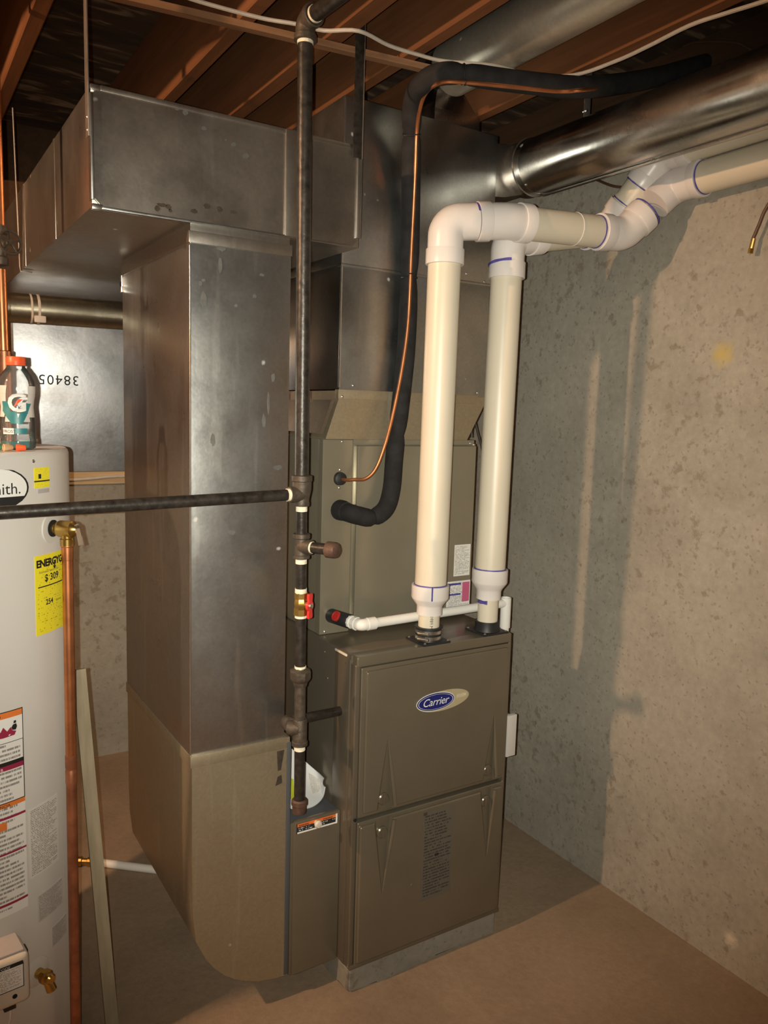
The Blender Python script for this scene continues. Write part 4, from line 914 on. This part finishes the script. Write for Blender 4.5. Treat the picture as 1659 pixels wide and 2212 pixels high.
part('label_arrow', M['black'], lo, lambda bm: put_text(bm, ([V(-.002, 0, 0), V(.002, 0, 0), V(.002, .012, 0), V(-.002, .012, 0), V(-.006, 0, 0), V(.006, 0, 0), V(0, -.008, 0)], [(0, 1, 2, 3), (4, 6, 5)]), cylmap(t0+.064/WR, zt_-.030), .0012))
# tall warning label (its left part is outside the picture)
tr_, zt_ = oncyl(48, 1527); z_b = oncyl(50, 1962)[1]; wd_ = .125; t0 = tr_-wd_/WR
H_ = zt_-z_b
wl = part('warning_label', M['print_red'], w, lambda bm: patch(bm, cylpatch(t0, tr_, z_b, zt_), 10, 1, .0005)); wl['label'] = 'tall white warning label with orange and red bands'
def band(y0, y1, mat, name='label_band', u0=0, u1=1, off=.0009):
    part(name, M[mat], wl, lambda bm: patch(bm, cylpatch(t0+(tr_-t0)*u0, t0+(tr_-t0)*u1, zt_-H_*y1, zt_-H_*y0), 8, 1, off))
def yy(p): return (p-1527)/(1962-1527)
M['crimson'] = simple('crimson_ink', (.30, .02, .06), .5, 0, .05)
band(yy(1527), yy(1541), 'orange_ink'); band(yy(1541), yy(1592), 'white_ink', 'label_field'); band(yy(1632), yy(1640), 'black'); band(yy(1640), yy(1650), 'crimson'); band(yy(1718), yy(1728), 'orange_ink'); band(yy(1748), yy(1753), 'crimson'); band(yy(1758), yy(1775), 'orange_ink', 'label_band', 0, .66); band(yy(1825), yy(1829), 'crimson'); band(yy(1935), yy(1940), 'crimson')
part('label_border', M['black'], wl, lambda bm: (patch(bm, cylpatch(tr_-.0016/WR, tr_, zt_-H_*yy(1718), zt_), 2, 1, .0011), patch(bm, cylpatch(t0, tr_, zt_-.0015, zt_), 8, 1, .0011), patch(bm, cylpatch(t0, tr_, zt_-H_*yy(1718)-.0008, zt_-H_*yy(1718)+.0008), 8, 1, .0011), patch(bm, cylpatch(t0, tr_, zt_-H_*yy(1592)-.0006, zt_-H_*yy(1592)+.0006), 8, 1, .0011)))
for txt, px_, y_, mt_, sz in (('O', 4, 1539, 'black', .011), ('R', 6, 1649.5, 'white_ink', .010), ('NCIA', 19, 1727, 'black', .0095)):
    tx, _z = oncyl(px_, 1640); bm = BM(); put_text(bm, text2d(txt, sz, 'RIGHT', 0, 0), cylmap(tx, zt_-H_*yy(y_)), .0016); keep_text('band_lettering', bm, M[mt_], wl)
# flame pictogram
fcen = zt_-H_*yy(1572)
part('flame_pictogram', M['crimson'], wl, lambda bm: put_text(bm, ([V(-.045, -.008, 0), V(-.02, -.009, 0), V(.004, -.008, 0), V(.008, .0, 0), V(.0, .003, 0), V(-.004, .012, 0), V(-.012, .004, 0), V(-.020, .015, 0), V(-.026, .005, 0), V(-.036, .012, 0)], [(0, 1, 2, 3, 4, 5, 6, 7, 8, 9)]), cylmap(tr_-.024/WR, fcen), .0012))
part('figure_pictogram', M['black'], wl, lambda bm: put_text(bm, ([V(-.004, 0, 0), V(.003, -.001, 0), V(.006, .006, 0), V(.004, .013, 0), V(-.003, .012, 0), V(-.007, .006, 0), V(-.002, .014, 0), V(.004, .0145, 0), V(.004, .020, 0), V(-.001, .020, 0)], [(0, 1, 2, 3, 4, 5), (6, 7, 8, 9)]), cylmap(tr_-.020/WR, fcen+.004), .0014))
label('data_plate', 61, 1750, .088, .165, 'print_dense', 'white printed data plate')
label('rating_plate', 80, 1937, .085, .066, 'print_plate', 'silver rating plate with bar code')
label('rating_plate', 111, 2005, .06, .05, 'print_plate')
# gas control valve
tg, zg = oncyl(-10, 2112, WR+.05); n_ = whn(tg); s_ = V(math.cos(tg), math.sin(tg), 0)
def obox(bm, c, hx, hn, hz, bev=.004, seg=3):
    t = BM(); box(t, (-hx, -hn, -hz), (hx, hn, hz), bev, seg)
    mt = Matrix(((s_.x, n_.x, 0, c.x), (s_.y, n_.y, 0, c.y), (0, 0, 1, c.z), (0, 0, 0, 1)))
    me = bpy.data.meshes.new('t'); bmesh.ops.transform(t, matrix=mt, verts=t.verts[:]); t.to_mesh(me); t.free(); bm.from_mesh(me); bpy.data.meshes.remove(me)
gc = wh(tg, zg, WR+.045)
gv = part('gas_control', M['beige_plastic'], w, lambda bm: obox(bm, gc, .060, .044, .056, .014, 4)); gv['label'] = 'beige gas control box'
part('control_top', M['grey_ink'], gv, lambda bm: obox(bm, gc+V(0, 0, .054), .052, .034, .008, .003))
part('control_label', M['print_white'], gv, lambda bm: patch(bm, flat(gc+n_*0.0442-s_*.052+V(0, 0, -.014), s_*.098, V(0, 0, .056)), 1, 1))
part('label_header', M['black'], gv, lambda bm: patch(bm, flat(gc+n_*.0446-s_*.052+V(0, 0, .036), s_*.098, V(0, 0, .008)), 1, 1))
bm = BM(); put_text(bm, text2d('Y CODE', .0085, 'RIGHT', .1, 0), plane_map(gc+n_*.0456+s_*.020+V(0, 0, .037), s_, (0, 0, 1))); keep_text('control_lettering', bm, M['white_ink'], gv)
part('label_border', M['black'], gv, lambda bm: (patch(bm, flat(gc+n_*.0446-s_*.053+V(0, 0, -.0155), s_*.100, V(0, 0, .0015)), 1, 1), patch(bm, flat(gc+n_*.0446+s_*.0455+V(0, 0, -.015), s_*.0015, V(0, 0, .055)), 1, 1)))
part('indicator', M['hole'], gv, lambda bm: lathe(bm, gc+n_*0.0440+s_*.028+V(0, 0, -.032), n_, [(.005, 0), (.005, .001), (.0002, .001)], 14))
part('thermo_clip', M['black'], gv, lambda bm: obox(bm, gc+s_*.061+V(0, 0, .030), .004, .012, .012, .002))
part('wire_plug', M['black'], gv, lambda bm: obox(bm, gc+s_*.022-V(0, 0, .066)+n_*.015, .012, .012, .008, .002))
part('conduit', M['grey_ink'], gv, lambda bm: tube(bm, fillet([gc-V(0, 0, .055)-s_*.012+n_*.01, gc-V(0, 0, .12)-s_*.010+n_*.012, gc-V(0, 0, .22)-s_*.02], .05, 5), .010, 12))
part('wire', M['white_plastic'], gv, lambda bm: tube(bm, catmull([gc-V(0, 0, .066)+s_*.022+n_*.015, gc-V(0, 0, .10)+s_*.026+n_*.01, gc-V(0, 0, .16)+s_*.015, gc-V(0, 0, .22)], 5), .0022, 8))
# brass drain valve
td, zd_ = oncyl(80, 2100); nd_ = whn(td); dc = wh(td, zd_)
dv = part('drain_valve', M['brass'], w, lambda bm: (lathe(bm, dc, nd_, [(.012, 0), (.012, .022), (.0165, .024), (.0165, .034), (.012, .036), (.012, .046), (.009, .05), (.0002, .05)], 12), cyl(bm, dc+nd_*.030, dc+nd_*.038+V(.006, 0, -.032), .010, .0115, 16)), 25)
part('escutcheon', M['white_enamel'], dv, lambda bm: lathe(bm, dc-nd_*.004, nd_, [(.036, 0), (.034, .004), (.020, .008), (.012, .009)], 28))
th_, zk = oncyl(140, 2090); 
# temperature and pressure relief valve
tt, ztp = oncyl(111, 1141); tp0 = wh(tt, ztp); tn = whn(tt)
ra = .038
rv = part('relief_valve', M['brass'], w, lambda bm: (lathe(bm, tp0, tn, [(.0125, 0), (.0125, .012), (.0165, .015), (.0190, .022), (.0190, ra+.014), (.014, ra+.018), (.010, ra+.026), (.0002, ra+.026)], 20), lathe(bm, tp0+tn*ra, (0, 0, -1), [(.0135, 0), (.0135, .020), (.0155, .022), (.0155, .036), (.011, .037)], 20)))
part('escutcheon', M['white_enamel'], rv, lambda bm: lathe(bm, tp0-tn*.002, tn, [(.034, 0), (.033, .003), (.024, .004), (.012, .0045)], 28))
part('escutcheon_gap', M['hole'], rv, lambda bm: lathe(bm, tp0, tn, [(.019, .0035), (.019, .006), (.0115, .006)], 24))
lc = tp0+tn*(ra+.022); ls = tn.cross(V(0, 0, 1))
part('lever', M['chrome'], rv, lambda bm: (prism(bm, [lc-ls*.007+V(0, 0, .012), lc+ls*.007+V(0, 0, .012), lc+ls*.008+tn*.010+V(0, 0, -.034), lc-ls*.008+tn*.010+V(0, 0, -.034)], tn*.002), cyl(bm, lc-tn*.006+V(0, 0, .006), lc+tn*.004+V(0, 0, .006), .006, n=12)))

pcx = tp0+tn*ra
dp = thing('discharge_pipe', 'upright copper discharge pipe hanging from the relief valve beside the heater', 'copper pipe', (pcx.x, pcx.y, .02))
pz0 = pcx.z-.030
pb = V(pcx.x-.005, pcx.y-.004, .05)
def dz(z): return pb+(V(pcx.x, pcx.y, pz0)-pb)*((z-pb.z)/(pz0-pb.z))
zc1, zc2 = ony(148, 1632, pcx.y).z, ony(148, 1690, pcx.y).z
part('upper_pipe', M['copper'], dp, lambda bm: cyl(bm, dz(zc1-.01), dz(pz0), .0120, n=20))
part('lower_pipe', M['copper_dull'], dp, lambda bm: cyl(bm, dz(.05), dz(zc2+.01), .0120, n=20))
part('adapter', M['copper'], dp, lambda bm: lathe(bm, dz(pz0-.040), (0, 0, 1), [(.0116, 0), (.0128, .001), (.0132, .030), (.0150, .032), (.0150, .044), (.012, .045)], 20))
part('coupling', M['copper_dull'], dp, lambda bm: lathe(bm, dz(zc2), (0, 0, 1), [(.0116, 0), (.0130, .001), (.0130, (zc1-zc2)*.45), (.0122, (zc1-zc2)*.48), (.0122, (zc1-zc2)*.55), (.0130, (zc1-zc2)*.58), (.0130, zc1-zc2), (.0116, zc1-zc2+.001)], 20))
part('sticker', M['white_ink'], dp, lambda bm: (lambda a, b: patch(bm, lambda u, v: (dz(a+(b-a)*v)+V(math.sin(-.9+u*1.2), -math.cos(-.9+u*1.2), 0)*.0112, V(math.sin(-.9+u*1.2), -math.cos(-.9+u*1.2), 0)), 6, 1, .0004))(ony(158, 2188, pcx.y).z, ony(157, 2148, pcx.y).z))

# cold water pipe with gate valve rising from the tank top
cp0 = ony(7, 700, 2.06); cp0 = V(cp0.x, 2.06, 0)
cw = thing('water_pipe', 'copper water pipe with a wheel handled gate valve above the heater', 'copper pipe', (cp0.x, cp0.y, WZ))
part('pipe', M['copper'], cw, lambda bm: cyl(bm, V(cp0.x, cp0.y, WZ-.003), V(cp0.x-.002, cp0.y, 1.90), .0120, n=20))
part('pipe', M['copper'], cw, lambda bm: cyl(bm, V(cp0.x-.002, cp0.y, 1.97), V(cp0.x-.004, cp0.y, ZD), .0120, n=20))
part('coupling', M['copper_dull'], cw, lambda bm: lathe(bm, V(cp0.x, cp0.y, 1.55), (0, 0, 1), [(.0118, 0), (.0150, .002), (.0150, .165), (.0118, .167)], 20))
zv = ony(10, 532, cp0.y).z; vc = V(cp0.x-.002, cp0.y, zv)
gvv = part('gate_valve', M['castiron'], cw, lambda bm: (lathe(bm, vc+V(0, 0, -.045), (0, 0, 1), [(.012, 0), (.0175, .002), (.0175, .018), (.014, .022), (.017, .045), (.014, .068), (.0175, .072), (.0175, .088), (.012, .090)], 16), cyl(bm, vc, vc+V(.010, -.032, 0), .011, .007, 14)))
wd2 = V(.42, -.9, .10).normalized(); wcen = vc+wd2*.040
def f(bm):
    torus(bm, wcen, wd2, .026, .0035, 24, 6); x, y = frame(wd2)
    for k in range(5):
        a = 2*PI*k/5+.3; tube(bm, [wcen+wd2*.002, wcen+(x*math.cos(a)+y*math.sin(a))*.026], .0026, 6)
    lathe(bm, wcen-wd2*.01, wd2, [(.006, 0), (.006, .014), (.0002, .015)], 10)
part('hand_wheel', M['castiron'], gvv, f)

# small things on top of the heater
B0 = V(*onz(39.5, 974, WZ))
B0 = V(ony(39.5, 960, 1.925).x, 1.925, WZ)
bt = thing('drink_bottle', 'clear sports drink bottle with orange cap standing on the water heater', 'bottle', B0)
prof = [(.030, 0), (.0355, .003), (.0365, .010), (.0365, .020), (.0350, .026), (.0350, .040), (.0355, .055), (.0345, .075), (.0330, .092), (.0345, .105), (.0372, .120), (.0378, .135), (.0365, .148), (.031, .162), (.0225, .174), (.0185, .179), (.0180, .186)]
part('shell', M['clear'], bt, lambda bm: lathe(bm, B0+V(0, 0, .0015), (0, 0, 1), prof, 40, False))
part('drink', M['drink'], bt, lambda bm: lathe(bm, B0+V(0, 0, .003), (0, 0, 1), [(.029, 0), (.0345, .003), (.0355, .010), (.0355, .0165), (.0002, .0165)], 36))
part('cap', M['orange'], bt, lambda bm: lathe(bm, B0+V(0, 0, .1835), (0, 0, 1), [(.0190, 0), (.0200, .001), (.0200, .004), (.0195, .0045), (.0200, .005), (.0198, .017), (.0185, .019), (.0002, .019)], 40))
bt_th = math.atan2(CAM.x-B0.x, -(CAM.y-B0.y))
def br_(z): 
    for (r0, h0), (r1, h1) in zip(prof, prof[1:]):
        if h0 <= z <= h1: return r0+(r1-r0)*(z-h0)/(h1-h0)
    return .036
def bmap(th0, z0, off=.0004): return lambda x, y: (lambda a, z: (B0+V(math.sin(a)*(br_(z)+off), -math.cos(a)*(br_(z)+off), z+.0015), V(math.sin(a), -math.cos(a), 0)))(th0+x/.036, z0+y)
def bpoly(name, mat, polys, off): 
    def f(bm):
        for (x0, x1, y0, y1, x2, x3) in polys:   # trapezoid strips: bottom x0..x1 at y0, top x2..x3 at y1
            n = 6; g = [[bm.verts.new(bmap(bt_th, 0, off)(x0+(x2-x0)*j/n+((x1+(x3-x1)*j/n)-(x0+(x2-x0)*j/n))*i/n, y0+(y1-y0)*j/n)[0]) for i in range(n+1)] for j in range(n+1)]
            for j in range(n):
                for i in range(n): bm.faces.new((g[j][i], g[j][i+1], g[j+1][i+1], g[j+1][i]))
    return part(name, M[mat], bt, f)
M['label_film'] = simple('label_film', (.62, .60, .58), .35, 0, .05)
bpoly('label', 'label_film', [(-.050, -.030, .070, .138, -.050, -.020), (.024, .050, .070, .138, .022, .050), (-.028, .028, .060, .078, -.026, .026)], .0004)
bpoly('label_chevron', 'teal_ink', [(-.012, .004, .056, .082, -.034, -.002), (-.004, .010, .056, .100, .014, .034), (-.036, -.014, .082, .104, -.036, -.020)], .0007)
bm = BM(); put_text(bm, text2d('G', .054, 'CENTER', 0, .0012), bmap(bt_th, .083), .0032); keep_text('logo_letter', bm, M['white_ink'], bt)
bm = BM(); put_text(bm, ([V(-.008, -.006, 0), V(-.001, .001, 0), V(.010, .012, 0), V(.0, .012, 0), V(-.005, .002, 0)], [(0, 1, 2, 3, 4)]), bmap(bt_th+.03, .097), .0040); keep_text('logo_bolt', bm, M['orange'], bt)
part('label_strip', M['white_ink'], bt, lambda bm: patch(bm, lambda u, v: bmap(bt_th, 0, .0005)(-.034+u*.026, .033+v*.013), 6, 1, .0004))
part('label_strip', M['teal_ink'], bt, lambda bm: patch(bm, lambda u, v: bmap(bt_th, 0, .0005)(-.007+u*.027, .034+v*.012), 6, 1, .0004))
bm = BM(); put_text(bm, text2d('FROST', .0095, 'LEFT'), bmap(bt_th-.032/.036, .036), .0014); keep_text('label_lettering', bm, M['black'], bt)
def nut(p, mat, label, d, r=.008, l=.020):
    bm = BM(); p = V(p); lathe(bm, p, d, [(r*.6, 0), (r*.75, l*.1), (r, l*.7), (r, l*.95), (r*.8, l), (r*.75, l*.8), (.0002, l*.7)], 10)
    return tag(build('wire_connector', bm, M[mat], loc=p), label, 'connector')
nb = ony(50, 972, 1.85); nut((nb.x+.006, 1.850, WZ+.0075), 'orange', 'red orange wire connector lying on the heater top by the bottle', (-1, .15, 0), .0075, .020)
nb = ony(22, 968, 1.855); nut((nb.x+.005, 1.858, WZ+.0080), 'tan', 'tan wire connector lying on the heater top by the bottle', (-1, -.3, .0), .0080, .020)
nb = ony(4, 968, 1.865); nut((nb.x, 1.868, WZ+.0075), 'green', 'green wire connector lying on the heater top by the bottle', (-.9, .5, 0), .0075, .018)

# ================================================================== LOOSE THINGS
p_b = onz(242, 2215, .0); p_b = V(p_b.x, p_b.y, 0); p_t = V(WC.x+WR+.019, 2.05, .93)
d = (p_t-p_b).normalized(); sx = d.cross(V(0, 1, 0)).normalized(); sx = V(1, 0, 0)-d*d.x; sx.normalize(); sn = d.cross(sx).normalized()
bm = BM(); prism(bm, [p_b-sx*.016-sn*.006, p_b+sx*.016-sn*.006, p_b+sx*.016+sn*.006, p_b-sx*.016+sn*.006], p_t-p_b)
tag(build('wooden_stick', bm, M['stick'], loc=p_b), 'long thin wooden stick leaning against the side of the water heater', 'stick')
q0, q1 = onz(212, 1863, .0134), onz(300, 1874, .0134); dq = (q1-q0).normalized()
fp = thing('floor_drain_pipe', 'white plastic pipe lying on the floor behind the return boot', 'drain pipe', q0)
part('pipe', M['white_plastic'], fp, lambda bm: cyl(bm, q0-dq*.02, q1+dq*.35, .0134, n=18))
qe0 = onz(184, 1862, .016)
part('brass_end', M['brass'], fp, lambda bm: lathe(bm, q0-dq*.015, qe0-q0, [(.012, 0), (.016, .004), (.016, .022), (.012, .024), (.012, .040), (.017, .042), (.017, .066), (.010, .068)], 12), 25)
c0 = onx(1622, 545, XR-.03)
bm = BM(); tube(bm, catmull([onx(1625, 520, XR-.03), onx(1640, 485, XR-.03), onx(1655, 450, XR-.03), onx(1690, 400, XR-.025), onx(1740, 330, XR-.012), onx(1790, 240, XR-.004)], 6), .0048, 8)
hc_ = thing('coax_cable', 'brown cable with metal end hanging down the concrete wall', 'cable', c0)
build('cable', bm, M['brown_cable'], hc_)
a, b2_ = onx(1628, 515, XR-.03), onx(1621, 544, XR-.03)
part('connector', M['brass'], hc_, lambda bm: (cyl(bm, a, b2_, .0062, n=10), cyl(bm, a+(b2_-a)*.75, b2_+(b2_-a)*.12, .0078, n=6)))
pts = [onx(1275, 380, XR-.006), onx(1300, 393, XR-.02), onx(1325, 402, XR-.025), onx(1350, 404, XR-.02), onx(1375, 398, XR-.006)]
bm = BM(); tube(bm, catmull([onx(1240, 350, XR-.002)]+pts+[onx(1410, 372, XR-.002)], 5), .0042, 8)
tag(build('looped_cable', bm, M['brown_cable'], loc=pts[0]), 'dark cable drooping in a loop below the round duct', 'cable')

bm = BM()
for pp_ in ([(1048, 866), (1034, 893), (1024, 911), (1019, 928), (1018, 945)], [(1025, 908), (1031, 935), (1038, 960), (1044, 990)]):
    tube(bm, catmull([ony(x, y, 1.972) for x, y in pp_], 4), .0022, 6)
p_ = ony(1024, 911, 1.972)
tag(build('control_wire', bm, M['black'], loc=p_), 'thin black control wires hanging beside the flared plenum collar', 'wire')
pts = [onx(1478, 100, XR+.03), onx(1500, 92, XR+.02), onx(1545, 90, XR+.015), onx(1592, 93, XR+.02), onx(1622, 108, XR+.03), onx(1640, 122, XR+.04)]
bm = BM(); tube(bm, catmull(pts, 5), .004, 8)
tag(build('rim_cable', bm, M['brown_cable'], loc=pts[0]), 'dark cable arching along the rim board above the round duct', 'cable')
